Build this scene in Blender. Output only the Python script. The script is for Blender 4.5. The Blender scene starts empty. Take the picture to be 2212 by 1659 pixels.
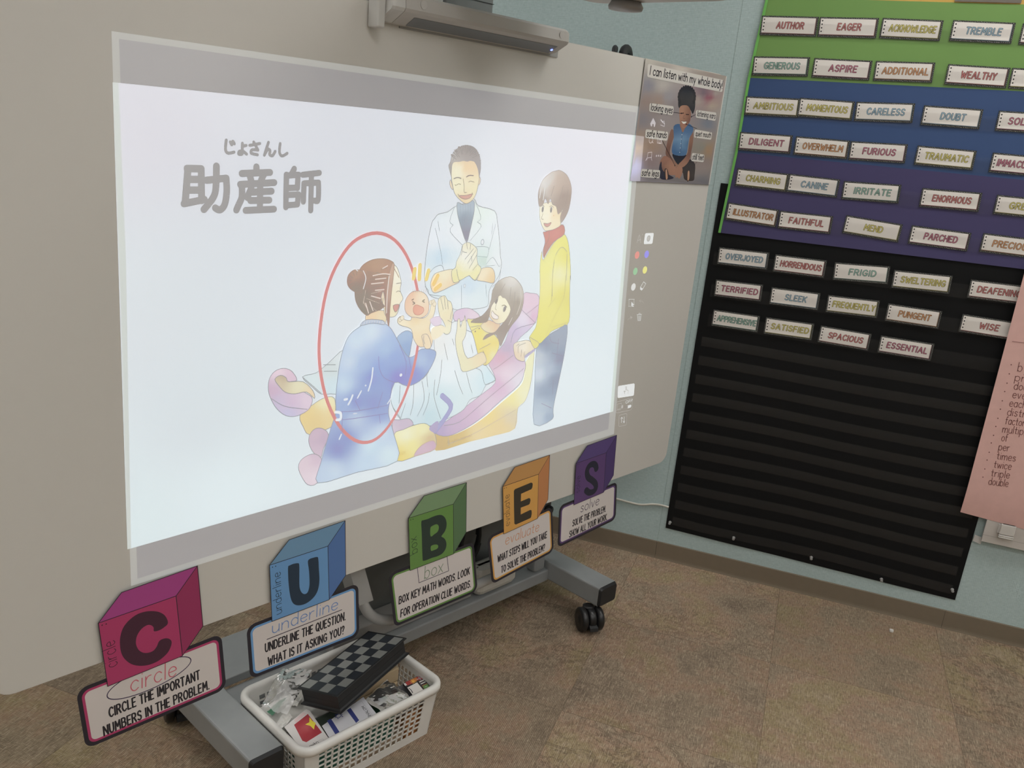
import bpy, math, random
from mathutils import Vector, Matrix
from mathutils.geometry import delaunay_2d_cdt, tessellate_polygon
random.seed(7)
sc = bpy.context.scene
COL = sc.collection
# ------------------------------------------------------------------ camera
FPX, CX, CY = 1890.19, 1106.0, 829.5            # focal length and centre for a 2212 x 1659 frame
CAM = Vector((0.0, -2.92, 1.45124))
AR = Vector((0.93692632, 0.33610019, 0.09594653))
AU = Vector((-0.18281989, 0.23727335, 0.95408503))
AF = Vector((-0.2979026, 0.91144831, -0.28375345))
cd = bpy.data.cameras.new('camera'); cam = bpy.data.objects.new('camera', cd); COL.objects.link(cam)
cd.sensor_width = 36.0; cd.lens = FPX*36.0/2212.0; cd.clip_start = 0.02
cam.matrix_world = Matrix(((AR.x, AU.x, -AF.x, CAM.x), (AR.y, AU.y, -AF.y, CAM.y), (AR.z, AU.z, -AF.z, CAM.z), (0, 0, 0, 1)))
sc.camera = cam
# ------------------------------------------------------------------ world, exposure, ceiling lamps
vs = sc.view_settings
vs.view_transform = 'Standard'; vs.look = 'None'; vs.gamma = 1.0; vs.exposure = 0.0; vs.use_curve_mapping = False
w = bpy.data.worlds.new('world'); sc.world = w; w.use_nodes = True
w.node_tree.nodes['Background'].inputs[0].default_value = (0.8, 0.87, 1.0, 1)
w.node_tree.nodes['Background'].inputs[1].default_value = 0.05
LAMP_STRENGTH = 6.7
LAMP_SPOTS = [(-2.2, -0.9), (0.5, -0.8), (2.4, -0.9), (-2.2, -2.7), (0.5, -2.7), (2.4, -2.7), (-2.2, -4.7), (0.5, -4.7), (2.4, -4.7)]
# ------------------------------------------------------------------ frames
ANG = math.radians(65.6556)
BD = Vector((math.cos(ANG), math.sin(ANG), 0)); NB = Vector((math.sin(ANG), -math.cos(ANG), 0))
ROOM = Matrix.Identity(4)
BF = Matrix.Rotation(ANG, 4, 'Z')               # board frame: x runs along the board, -y faces the viewer
NBOARD = -0.25                                  # front of the whiteboard
def ray(px, py): return (AF*FPX + AR*(px-CX) - AU*(py-CY)).normalized()
def bpt(p, n=NBOARD):                            # a point of the plane of the board -> (b, z)
    d = ray(*p); t = (n - CAM.dot(NB))/d.dot(NB); q = CAM + d*t
    return (q.dot(BD), q.z)
def wpt(p, y=0.0):                               # a point of the back wall -> (x, z)
    d = ray(*p); t = (y - CAM.y)/d.y; q = CAM + d*t
    return (q.x, q.z)
def lin1(c):
    c /= 255.0
    return c/12.92 if c <= 0.04045 else ((c+0.055)/1.055)**2.4
def lin(c): return tuple(lin1(v) for v in c)
# ------------------------------------------------------------------ materials
MATS = {}
def mat(name, color, rough=0.5, metal=0.0, spec=0.5, alpha=None, bump=None, emit=None, estr=0, vary=1.0):
    if name in MATS: return MATS[name]
    m = bpy.data.materials.new(name); m.use_nodes = True
    nt = m.node_tree; b = nt.nodes['Principled BSDF']
    b.inputs['Base Color'].default_value = (*color, 1); b.inputs['Roughness'].default_value = rough
    b.inputs['Metallic'].default_value = metal; b.inputs['Specular IOR Level'].default_value = spec
    if alpha is not None: b.inputs['Alpha'].default_value = alpha
    if emit: b.inputs['Emission Color'].default_value = (*emit, 1); b.inputs['Emission Strength'].default_value = estr
    tc = nt.nodes.new('ShaderNodeTexCoord'); n = nt.nodes.new('ShaderNodeTexNoise')
    n.inputs['Scale'].default_value = bump[0] if bump else 40.0
    nt.links.new(tc.outputs['Object'], n.inputs['Vector'])
    if bump:
        bp_ = nt.nodes.new('ShaderNodeBump'); bp_.inputs['Strength'].default_value = bump[1]; bp_.inputs['Distance'].default_value = 0.002
        nt.links.new(n.outputs['Fac'], bp_.inputs['Height']); nt.links.new(bp_.outputs['Normal'], b.inputs['Normal'])
    mx = nt.nodes.new('ShaderNodeMix'); mx.data_type = 'RGBA'
    mx.inputs[6].default_value = (*[v*(1-.06*vary) for v in color], 1); mx.inputs[7].default_value = (*[min(1, v*(1+.05*vary)) for v in color], 1)
    nt.links.new(n.outputs['Fac'], mx.inputs[0]); nt.links.new(mx.outputs[2], b.inputs['Base Color'])
    MATS[name] = m; return m
def printmat(name, rough=0.4, spec=0.3):         # printed paper, its inks held by the mesh
    if name in MATS: return MATS[name]
    m = bpy.data.materials.new(name); m.use_nodes = True; nt = m.node_tree; b = nt.nodes['Principled BSDF']
    a = nt.nodes.new('ShaderNodeVertexColor'); a.layer_name = 'Col'
    nt.links.new(a.outputs['Color'], b.inputs['Base Color'])
    b.inputs['Roughness'].default_value = rough; b.inputs['Specular IOR Level'].default_value = spec
    MATS[name] = m; return m
BOARD_ALB = (0.70, 0.685, 0.645)
def projmat():                                   # projector light landing on the board's own white
    m = bpy.data.materials.new('projected_light'); m.use_nodes = True; nt = m.node_tree; b = nt.nodes['Principled BSDF']
    a = nt.nodes.new('ShaderNodeVertexColor'); a.layer_name = 'Col'
    b.inputs['Base Color'].default_value = (*BOARD_ALB, 1); b.inputs['Roughness'].default_value = 0.5
    b.inputs['Specular IOR Level'].default_value = 0.25
    nt.links.new(a.outputs['Color'], b.inputs['Emission Color']); b.inputs['Emission Strength'].default_value = 1.0
    m.cycles.emission_sampling = 'NONE'
    MATS['projected_light'] = m; return m
def clearmat(name, tint, gloss, rough=0.1, bump=None, body=0.0):
    if name in MATS: return MATS[name]
    m = bpy.data.materials.new(name); m.use_nodes = True; nt = m.node_tree
    for n in list(nt.nodes):
        if n.type == 'BSDF_PRINCIPLED': nt.nodes.remove(n)
    out = nt.nodes['Material Output']
    t = nt.nodes.new('ShaderNodeBsdfTransparent'); t.inputs[0].default_value = (*tint, 1)
    g = nt.nodes.new('ShaderNodeBsdfGlossy'); g.inputs['Roughness'].default_value = rough
    d = nt.nodes.new('ShaderNodeBsdfDiffuse'); d.inputs[0].default_value = (0.8, 0.8, 0.8, 1)
    fr = nt.nodes.new('ShaderNodeFresnel'); fr.inputs['IOR'].default_value = 1.45
    mu = nt.nodes.new('ShaderNodeMath'); mu.operation = 'MULTIPLY'; mu.inputs[1].default_value = gloss
    nt.links.new(fr.outputs[0], mu.inputs[0])
    x1 = nt.nodes.new('ShaderNodeMixShader'); x1.inputs[0].default_value = body
    nt.links.new(t.outputs[0], x1.inputs[1]); nt.links.new(d.outputs[0], x1.inputs[2])
    x2 = nt.nodes.new('ShaderNodeMixShader'); nt.links.new(mu.outputs[0], x2.inputs[0])
    nt.links.new(x1.outputs[0], x2.inputs[1]); nt.links.new(g.outputs[0], x2.inputs[2])
    if bump:
        tc = nt.nodes.new('ShaderNodeTexCoord'); n = nt.nodes.new('ShaderNodeTexNoise'); n.inputs['Scale'].default_value = bump[0]
        b2 = nt.nodes.new('ShaderNodeBump'); b2.inputs['Strength'].default_value = bump[1]; b2.inputs['Distance'].default_value = 0.01
        nt.links.new(tc.outputs['Object'], n.inputs['Vector']); nt.links.new(n.outputs['Fac'], b2.inputs['Height'])
        nt.links.new(b2.outputs['Normal'], g.inputs['Normal']); nt.links.new(b2.outputs['Normal'], fr.inputs['Normal'])
    nt.links.new(x2.outputs[0], out.inputs[0]); MATS[name] = m; return m
# ------------------------------------------------------------------ things and mesh builder
def thing(name, label, cat, frame, loc, group=None):
    o = bpy.data.objects.new(name, None); COL.objects.link(o); o.empty_display_size = 0.05
    o.matrix_world = frame @ Matrix.Translation(Vector(loc))
    o['label'] = label; o['category'] = cat
    if group: o['group'] = group
    return o
ORG = {}
class MB:
    def __init__(s): s.v = []; s.f = []; s.m = []; s.c = []; s.sm = []; s.cur = (1, 1, 1); s.mi = 0; s.smooth = False
    def add(s, vs, fs, cols=None):
        k = len(s.v); s.v += [tuple(p) for p in vs]
        s.c += cols if cols else [s.cur]*len(vs)
        for f in fs: s.f.append(tuple(i+k for i in f)); s.m.append(s.mi); s.sm.append(s.smooth)
    def box(s, lo, hi, bev=0.0):
        (x0, y0, z0), (x1, y1, z1) = lo, hi
        if bev <= 0:
            s.add([(x0,y0,z0),(x1,y0,z0),(x1,y1,z0),(x0,y1,z0),(x0,y0,z1),(x1,y0,z1),(x1,y1,z1),(x0,y1,z1)],
                  [(0,3,2,1),(4,5,6,7),(0,1,5,4),(1,2,6,5),(2,3,7,6),(3,0,4,7)]); return
        b = min(bev, (x1-x0)/2.01, (y1-y0)/2.01, (z1-z0)/2.01)
        rings = []
        for z, i in ((z0, b), (z0+b*.3, b*.3), (z0+b, 0), (z1-b, 0), (z1-b*.3, b*.3), (z1, b)):
            c = max(b, i)
            ax0, ax1, ay0, ay1 = x0+i, x1-i, y0+i, y1-i
            r = []
            for cx, cy, a0 in ((ax1-b, ay0+b, -90), (ax1-b, ay1-b, 0), (ax0+b, ay1-b, 90), (ax0+b, ay0+b, 180)):
                for k in range(4):
                    a = math.radians(a0+k*30); r.append((cx+b*math.cos(a), cy+b*math.sin(a), z))
            rings.append(r)
        s.loft(rings)
    def loft(s, rings, cap=True, closed=True):
        n = len(rings[0]); vs = [p for r in rings for p in r]; fs = []
        for i in range(len(rings)-1):
            for j in range(n if closed else n-1):
                a = i*n+j; b = i*n+(j+1) % n
                fs.append((a, b, b+n, a+n))
        if cap: fs.append(tuple(range(n))[::-1]); fs.append(tuple(range(len(vs)-n, len(vs))))
        s.add(vs, fs)
    def hexa(s, p):                              # 8 corners, bottom loop then top loop
        s.add(p, [(0,3,2,1),(4,5,6,7),(0,1,5,4),(1,2,6,5),(2,3,7,6),(3,0,4,7)])
    def prism(s, pts, y0, y1):                   # outline in x,z given a depth from y0 (front) to y1
        n = len(pts)
        tris = tessellate_polygon([[Vector((p[0], p[1], 0)) for p in pts]])
        vs = [(p[0], y0, p[1]) for p in pts]+[(p[0], y1, p[1]) for p in pts]
        fs = [t for t in tris]+[tuple(i+n for i in t) for t in tris]
        fs += [(i, (i+1) % n, (i+1) % n+n, i+n) for i in range(n)]
        s.add(vs, fs)
    def tube(s, path, r, n=10, closed=False, cap=True):
        P = [Vector(p) for p in path]; rings = []; up = Vector((0.13, 0.27, 0.95)).normalized()
        N = len(P)
        for i, p in enumerate(P):
            a = P[(i-1) % N] if (closed or i > 0) else p; b = P[(i+1) % N] if (closed or i < N-1) else p
            t = (b-a).normalized(); u = up - t*up.dot(t)
            if u.length < 1e-4: u = t.orthogonal()
            u.normalize(); v = t.cross(u); up = u
            rr = r[i] if isinstance(r, (list, tuple)) else r
            rings.append([p+u*(rr*math.cos(2*math.pi*k/n))+v*(rr*math.sin(2*math.pi*k/n)) for k in range(n)])
        if closed: rings.append(rings[0])
        s.loft(rings, cap=cap and not closed)
    def lathe(s, prof, c, axis, n=24):           # prof: (radius, height along axis)
        ax = Vector(axis).normalized(); u = ax.orthogonal().normalized(); v = ax.cross(u); c = Vector(c)
        s.loft([[c+ax*h+(u*math.cos(2*math.pi*k/n)+v*math.sin(2*math.pi*k/n))*max(r, 1e-5) for k in range(n)] for r, h in prof])
    def build(s, name, mats, parent=None, frame=ROOM, org=(0, 0, 0), label=None, cat=None, group=None, kind=None):
        """coordinates are frame coordinates; org is the origin of the thing they belong to"""
        me = bpy.data.meshes.new(name); o_ = Vector(org)
        me.from_pydata([tuple(Vector(p)-o_) for p in s.v], [], s.f)
        if not isinstance(mats, (list, tuple)): mats = [mats]
        for m in mats: me.materials.append(m)
        me.polygons.foreach_set('material_index', s.m); me.polygons.foreach_set('use_smooth', s.sm)
        ca = me.color_attributes.new('Col', 'FLOAT_COLOR', 'POINT')
        ca.data.foreach_set('color', [x for c in s.c for x in (c[0], c[1], c[2], 1.0)])
        me.update()
        o = bpy.data.objects.new(name, me); COL.objects.link(o)
        if parent: o.parent = parent
        else: o.matrix_world = frame @ Matrix.Translation(o_)
        if label: o['label'] = label
        if cat: o['category'] = cat
        if group: o['group'] = group
        if kind: o['kind'] = kind
        return o
def recalc(o):
    import bmesh
    b = bmesh.new(); b.from_mesh(o.data); bmesh.ops.recalc_face_normals(b, faces=b.faces); b.to_mesh(o.data); b.free()
# ------------------------------------------------------------------ flat print: fills, lines, lettering
def crom(p, closed=True, k=4):
    n = len(p); out = []
    for i in range(n if closed else n-1):
        if closed: a, b, c, d = p[i-1], p[i], p[(i+1) % n], p[(i+2) % n]
        else: a, b, c, d = p[max(0, i-1)], p[i], p[i+1], p[min(n-1, i+2)]
        for j in range(k):
            t = j/k
            out.append(tuple(0.5*(2*b[q]+(c[q]-a[q])*t+(2*a[q]-5*b[q]+4*c[q]-d[q])*t*t+(3*b[q]-a[q]-3*c[q]+d[q])*t**3) for q in (0, 1)))
    if not closed: out.append(p[-1])
    return out
def idw(pts, x, y):
    s = 0; r = [0, 0, 0]
    for px, py, c in pts:
        w_ = 1.0/(((x-px)**2+(y-py)**2)**1.3+1e-3); s += w_
        for q in range(3): r[q] += c[q]*w_
    return tuple(v/s for v in r)
class Art(MB):
    """inks laid on one plane; plane() turns a pixel into plane coordinates, y0 is where the plane stands"""
    def __init__(s, plane, y0, tone, dw=4e-6):
        super().__init__(); s.plane = plane; s.y0 = y0; s.w = 0.0; s.dw = dw; s.tone = tone
    def put(s, uv, fs, cols): s.w += s.dw; s.add([s.P3(u, v) for u, v in uv], fs, cols)
    def P3(s, u, v): return (u, s.y0-s.w, v)
    def fill(s, px, color, smooth=True, step=14, k=3, raw=False):
        P = list(px)
        if smooth: P = crom(P, True, k)
        grad = isinstance(color, list) and len(color) > 1
        if isinstance(color, list) and not grad: color = color[0][2] if len(color[0]) == 3 and isinstance(color[0][2], tuple) else color[0]
        V = [Vector(p) for p in P]
        if grad:
            x0, x1 = min(p[0] for p in P), max(p[0] for p in P); y0, y1 = min(p[1] for p in P), max(p[1] for p in P)
            st = max(step, (x1-x0)/40, (y1-y0)/40)
            y = y0+st/2
            while y < y1:
                x = x0+st/2
                while x < x1: V.append(Vector((x, y))); x += st
                y += st
        vo, eo, fo, *_ = delaunay_2d_cdt(V, [], [list(range(len(P)))], 1, 1e-4)
        uv = [s.plane(tuple(v)) for v in vo]
        cols = [s.tone(idw(color, v[0], v[1])) for v in vo] if grad else [s.tone(color)]*len(vo)
        s.put(uv, [tuple(f) for f in fo], cols)
    def uvfill(s, uv, color):
        t = tessellate_polygon([[Vector((p[0], p[1], 0)) for p in uv]])
        s.put(uv, [tuple(x) for x in t], [s.tone(color)]*len(uv))
    def line(s, px, wd, color, closed=False, smooth=True, k=3):
        P = list(px)
        if smooth and len(P) > 2: P = crom(P, closed, k)
        s.ribbons([[s.plane(p) for p in P]], wd, color, closed)
    def ribbons(s, lines, wd, color, closed=False):
        """strokes of one width; overlaps are merged so that one flat sheet of ink remains"""
        s.w += s.dw; col = s.tone(color); h = wd/2
        for L in lines:
            n = len(L); polys = []
            if n == 1: s.disc(L[0], h, color, up=False); continue
            fan = set() if closed else {0, n-1}
            for i in range(n):
                if closed or 0 < i < n-1:
                    a, b, c = L[i-1], L[i], L[(i+1) % n]
                    d1 = math.atan2(b[1]-a[1], b[0]-a[0]); d2 = math.atan2(c[1]-b[1], c[0]-b[0])
                    if abs((d2-d1+math.pi) % (2*math.pi)-math.pi) > (0.22 if wd < .006 else .05): fan.add(i)
            for i in range(n if closed else n-1):
                a, b = L[i], L[(i+1) % n]; dx, dy = b[0]-a[0], b[1]-a[1]; l = math.hypot(dx, dy)
                if l < 1e-7: continue
                nx, ny = -dy/l*h, dx/l*h
                polys.append([(a[0]+nx, a[1]+ny), (a[0]-nx, a[1]-ny), (b[0]-nx, b[1]-ny), (b[0]+nx, b[1]+ny)])
            for i in fan:
                c = L[i]; nf = 8 if wd < .006 else 16; polys.append([(c[0]+h*math.cos(q*2*math.pi/nf), c[1]+h*math.sin(q*2*math.pi/nf)) for q in range(nf)])
            s.merged(polys, col)
    def merged(s, polys, col):
        ox, oy = polys[0][0]; K = 1000.0; V = []; F = []
        for p in polys:
            F.append(list(range(len(V), len(V)+len(p)))); V += [Vector(((x-ox)*K, (y-oy)*K)) for x, y in p]
        vo, eo, fo, *_ = delaunay_2d_cdt(V, [], F, 0, 1e-4)
        PP = []
        for f in F:
            q = [V[i] for i in f]
            if sum(q[i-1].x*q[i].y-q[i].x*q[i-1].y for i in range(len(q))) < 0: q.reverse()
            PP.append((q, min(p.x for p in q), max(p.x for p in q), min(p.y for p in q), max(p.y for p in q)))
        keep = []
        for f in fo:
            x = sum(vo[i].x for i in f)/len(f); y = sum(vo[i].y for i in f)/len(f)
            for q, a0, a1, b0, b1 in PP:
                if a0 <= x <= a1 and b0 <= y <= b1 and all((q[i].x-q[i-1].x)*(y-q[i-1].y)-(q[i].y-q[i-1].y)*(x-q[i-1].x) >= -1e-6 for i in range(len(q))):
                    keep.append(tuple(f)); break
        s.add([s.P3(v.x/K+ox, v.y/K+oy) for v in vo], keep, [col]*len(vo))
    def disc(s, c, r, color, ry=None, up=True, n=20, rot=0.0):
        if up: s.w += s.dw
        ry = ry or r; cr, sr = math.cos(rot), math.sin(rot)
        pts = [(r*math.cos(2*math.pi*q/n), ry*math.sin(2*math.pi*q/n)) for q in range(n)]
        s.add([s.P3(c[0]+a*cr-b*sr, c[1]+a*sr+b*cr) for a, b in pts], [tuple(range(n))], [s.tone(color)]*n)
    def text(s, st, a, b, cap, wd, color, outline=None, slant=0.0, fit=True, sx=None, gap=1.9):
        """lettering from plane point a to b along the baseline; cap is the height of a capital"""
        glyphs = []; x = 0.0
        for ch in st:
            if ch == ' ': x += 3.0+gap*.6; continue
            wg, strokes = FONT.get(ch, FONT['.'])
            glyphs.append((x, strokes)); x += wg+gap
        W = max(x-gap, 0.1)
        dx, dy = b[0]-a[0], b[1]-a[1]; l = math.hypot(dx, dy); ux, uy = dx/l, dy/l; vx, vy = -uy, ux
        kx = (l/W) if fit else (sx if sx else cap/10); ky = cap/10
        L = []
        for gx, strokes in glyphs:
            for stroke in strokes:
                q = []
                for (px, py) in stroke:
                    X = (gx+px)*kx+slant*py*ky; Y = py*ky
                    q.append((a[0]+ux*X+vx*Y, a[1]+uy*X+vy*Y))
                L.append(q)
        if outline: s.ribbons(L, wd*outline[1], outline[0])
        s.ribbons(L, wd, color)
# single-stroke alphabet: width, strokes on a grid with capitals 10 high; '~' marks a curve
FSRC = {
'A':"7|0,0 3.5,10 7,0|1.2,3.4 5.8,3.4",'B':"6|0,0 0,10 3.2,10 4.8,9.4 5.4,7.8 4.8,6.1 3.2,5.4 0,5.4|3.2,5.4 5.2,4.7 6,2.8 5.2,.7 3.4,0 0,0",
'C':"6.2|~6.2,8.4 4.6,9.8 2.8,9.8 .9,8.2 0,5 .9,1.8 2.8,.2 4.6,.2 6.2,1.6",'D':"6.4|0,0 0,10 2.6,10 4.8,9.1 6.2,6.8 6.4,5 6.2,3.2 4.8,.9 2.6,0 0,0",
'E':"5|5,10 0,10 0,0 5,0|0,5.2 4.2,5.2",'F':"5|5,10 0,10 0,0|0,5.2 4.2,5.2",
'G':"6.6|~6.2,8.4 4.6,9.8 2.8,9.8 .9,8.2 0,5 .9,1.8 2.8,.2 5,.3 6.5,1.8|6.5,1.8 6.6,4.6 3.8,4.6",'H':"6|0,0 0,10|6,0 6,10|0,5 6,5",
'I':".4|.2,0 .2,10",'J':"4.6|~4.6,10 4.6,3 3.6,.6 1.8,0 .3,1.2 0,2.6",'K':"5.8|0,0 0,10|5.6,10 .2,4.6|1.8,6 5.8,0",'L':"4.8|0,10 0,0 4.8,0",
'M':"7.6|0,0 .6,10 3.8,3.4 7,10 7.6,0",'N':"6.4|0,0 0,10 6.4,0 6.4,10",'O':"7|~3.5,10 1,8.4 0,5 1,1.6 3.5,0 6,1.6 7,5 6,8.4 3.5,10",
'P':"5.8|0,0 0,10 3.4,10 5.2,9.2 5.8,7.4 5.2,5.5 3.4,4.7 0,4.7",'Q':"7|~3.5,10 1,8.4 0,5 1,1.6 3.5,0 6,1.6 7,5 6,8.4 3.5,10|4.4,2.6 7,-.8",
'R':"6|0,0 0,10 3.4,10 5.1,9.2 5.6,7.5 5.1,5.8 3.4,5 0,5|2.8,5 6,0",'S':"5.6|~5.3,8.5 3.8,9.9 1.7,9.7 .4,8 .9,6.1 2.8,5.2 4.8,4.2 5.5,2.3 4.4,.5 2.2,.05 .1,1.4",
'T':"6|0,10 6,10|3,10 3,0",'U':"6|~0,10 0,3.6 .8,1.1 3,0 5.2,1.1 6,3.6 6,10",'V':"6.4|0,10 3.2,0 6.4,10",'W':"9|0,10 2.2,0 4.5,7.6 6.8,0 9,10",
'X':"6|0,0 6,10|0,10 6,0",'Y':"6|0,10 3,5 6,10|3,5 3,0",'Z':"6|0,10 6,10 0,0 6,0",
'a':"4.6|~4.4,5 2.8,6.2 1,5.6 0,3 .8,.6 2.4,0 4.3,1.4|4.5,6.2 4.5,0",'b':"4.6|0,10 0,0|~0,4.6 1.6,6.1 3.6,5.6 4.6,3.1 3.6,.5 1.8,0 0,1.4",
'c':"4.2|~4.2,5 2.8,6.2 1,5.5 0,3.1 1,.6 2.7,0 4.2,1.1",'d':"4.6|~4.5,4.6 2.9,6.1 1,5.6 0,3.1 1,.5 2.8,0 4.5,1.4|4.6,10 4.6,0",
'e':"4.4|~.1,3.2 4.3,3.6 3.8,5.5 2.2,6.2 .6,5.3 0,3 .9,.6 2.7,0 4.3,1.1",'f':"3.4|~3.4,9.4 2.2,10 1.3,8.6 1.2,6 1.2,0|0,6 3,6",
'g':"4.6|~4.5,4.8 2.8,6.2 1,5.6 0,3.2 1,.8 2.8,.3 4.5,1.6|~4.5,6.2 4.5,-1.6 3.4,-3.2 1.6,-3.4 .2,-2.4",'h':"4.4|0,10 0,0|~0,3.8 1.4,5.9 3.2,6 4.3,4.4 4.4,0",
'i':".4|.2,6 .2,0|.2,8.6 .25,8.7",'j':"2|1.6,6 1.5,-2 .2,-3|1.6,8.6 1.65,8.7",'k':"4.2|0,10 0,0|4,6 .1,2.6|1.4,3.7 4.2,0",'l':".4|.2,10 .2,0",
'm':"7|0,6 0,0|~0,4 1.3,5.9 2.7,5.8 3.4,4.2 3.5,0|~3.5,4 4.8,5.9 6.2,5.8 6.9,4.2 7,0",'n':"4.4|0,6 0,0|~0,3.8 1.4,5.9 3.2,6 4.3,4.4 4.4,0",
'o':"4.8|~2.4,6.2 .6,5.2 0,3.1 .6,1 2.4,0 4.2,1 4.8,3.1 4.2,5.2 2.4,6.2",'p':"4.6|0,6 0,-3.4|~0,4.6 1.6,6.1 3.6,5.6 4.6,3.1 3.6,.5 1.8,0 0,1.4",
'q':"4.6|~4.5,4.6 2.9,6.1 1,5.6 0,3.1 1,.5 2.8,0 4.5,1.4|4.6,6 4.6,-3.4",'r':"3|0,6 0,0|~0,3.6 1.2,5.7 3,6",'s':"3.8|~3.6,5.2 2.4,6.2 .8,5.8 .5,4.3 2,3.3 3.5,2.2 3.2,.6 1.7,0 .1,.9",
't':"3.2|1.5,9 1.5,.6 3,.3|0,6 3.2,6",'u':"4.4|~0,6 .1,1.8 1.2,.1 3,.2 4.3,2|4.4,6 4.4,0",'v':"4.4|0,6 2.2,0 4.4,6",'w':"6.4|0,6 1.6,0 3.2,5.2 4.8,0 6.4,6",
'x':"4.2|0,0 4.2,6.2|0,6.2 4.2,0",'y':"4.4|0,6 2.3,.4|4.4,6 1.4,-3.2",'.':".3|.1,0 .2,.1",',':".6|.4,0 0,-1.4",'?':"4.4|~0,8 .8,9.7 2.6,10 4.2,8.8 4.2,7 2.6,5 2,3.4|2,0 2.05,.1",
'!':".4|.2,10 .2,3|.2,0 .2,.1",'0':"5|~2.5,10 .6,8 0,5 .6,2 2.5,0 4.4,2 5,5 4.4,8 2.5,10",'2':"5|~.2,8 1.4,9.8 3.4,9.8 4.8,8 4,5.4 .1,.1|0,0 5,0",
'3':"5|~.2,8.6 2.2,10 4.4,8.8 4.2,6.4 2.2,5.4|~2.2,5.4 4.8,4.2 4.8,1.4 2.6,0 .1,1.2",'6':"5|~4.4,9.4 2,8.6 .2,5 .2,2 2.2,0 4.4,.8 4.9,3.2 3.4,5.4 1.2,5 .2,3",
}
FONT = {}
for ch, src in FSRC.items():
    part = src.split('|'); strokes = []
    for p in part[1:]:
        sm = p.startswith('~'); pts = [tuple(float(v) for v in q.split(',')) for q in p.lstrip('~').split()]
        strokes.append(crom(pts, False, 3) if sm and len(pts) > 2 else pts)
    FONT[ch] = (float(part[0]), strokes)
def Z(ox, oy, s): return lambda *pts: [(ox+x/s, oy+y/s) for x, y in pts]
def cpts(z, *c): return [(*z((x, y))[0], col) for x, y, col in c]
def rrect(x0, z0, x1, z1, r, n=6):
    out = []
    for cx, cz, a0 in ((x1-r, z1-r, 0), (x0+r, z1-r, 90), (x0+r, z0+r, 180), (x1-r, z0+r, 270)):
        for k in range(n+1):
            a = math.radians(a0+90*k/n); out.append((cx+r*math.cos(a), cz+r*math.sin(a)))
    return out
def solid(name, m, parent, org, fn, label=None):
    b = MB(); fn(b); o = b.build(name, m, parent, org=org, label=label); recalc(o); return o
# ================================================================== the room
def nodes_mat(name):
    m = bpy.data.materials.new(name); m.use_nodes = True; nt = m.node_tree
    return m, nt, nt.nodes['Principled BSDF']
class NT:
    def __init__(s, nt): s.nt = nt
    def n(s, t, **k):
        x = s.nt.nodes.new(t)
        for a, v in k.items():
            if a.startswith('i'): x.inputs[int(a[1:]) if a[1:].isdigit() else a[1:]].default_value = v
            else: setattr(x, a, v)
        return x
    def l(s, a, b): s.nt.links.new(a, b)
    def math(s, op, a, b=None, c=None):
        x = s.n('ShaderNodeMath', operation=op)
        for i, v in enumerate((a, b, c)):
            if v is None: continue
            if isinstance(v, (int, float)): x.inputs[i].default_value = v
            else: s.l(v, x.inputs[i])
        return x.outputs[0]
    def mix(s, f, a, b, blend='MIX'):
        x = s.n('ShaderNodeMix', data_type='RGBA', blend_type=blend)
        for i, v in ((0, f), (6, a), (7, b)):
            if isinstance(v, (int, float)): x.inputs[i].default_value = v
            elif isinstance(v, tuple): x.inputs[i].default_value = (*v, 1)
            else: s.l(v, x.inputs[i])
        return x.outputs[2]
    def ramp(s, f, *st):
        x = s.n('ShaderNodeValToRGB'); e = x.color_ramp.elements
        while len(e) < len(st): e.new(0.5)
        for q, (p, c) in zip(e, st): q.position = p; q.color = (*c, 1) if isinstance(c, tuple) else (c, c, c, 1)
        s.l(f, x.inputs[0]); return x.outputs[0]
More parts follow.
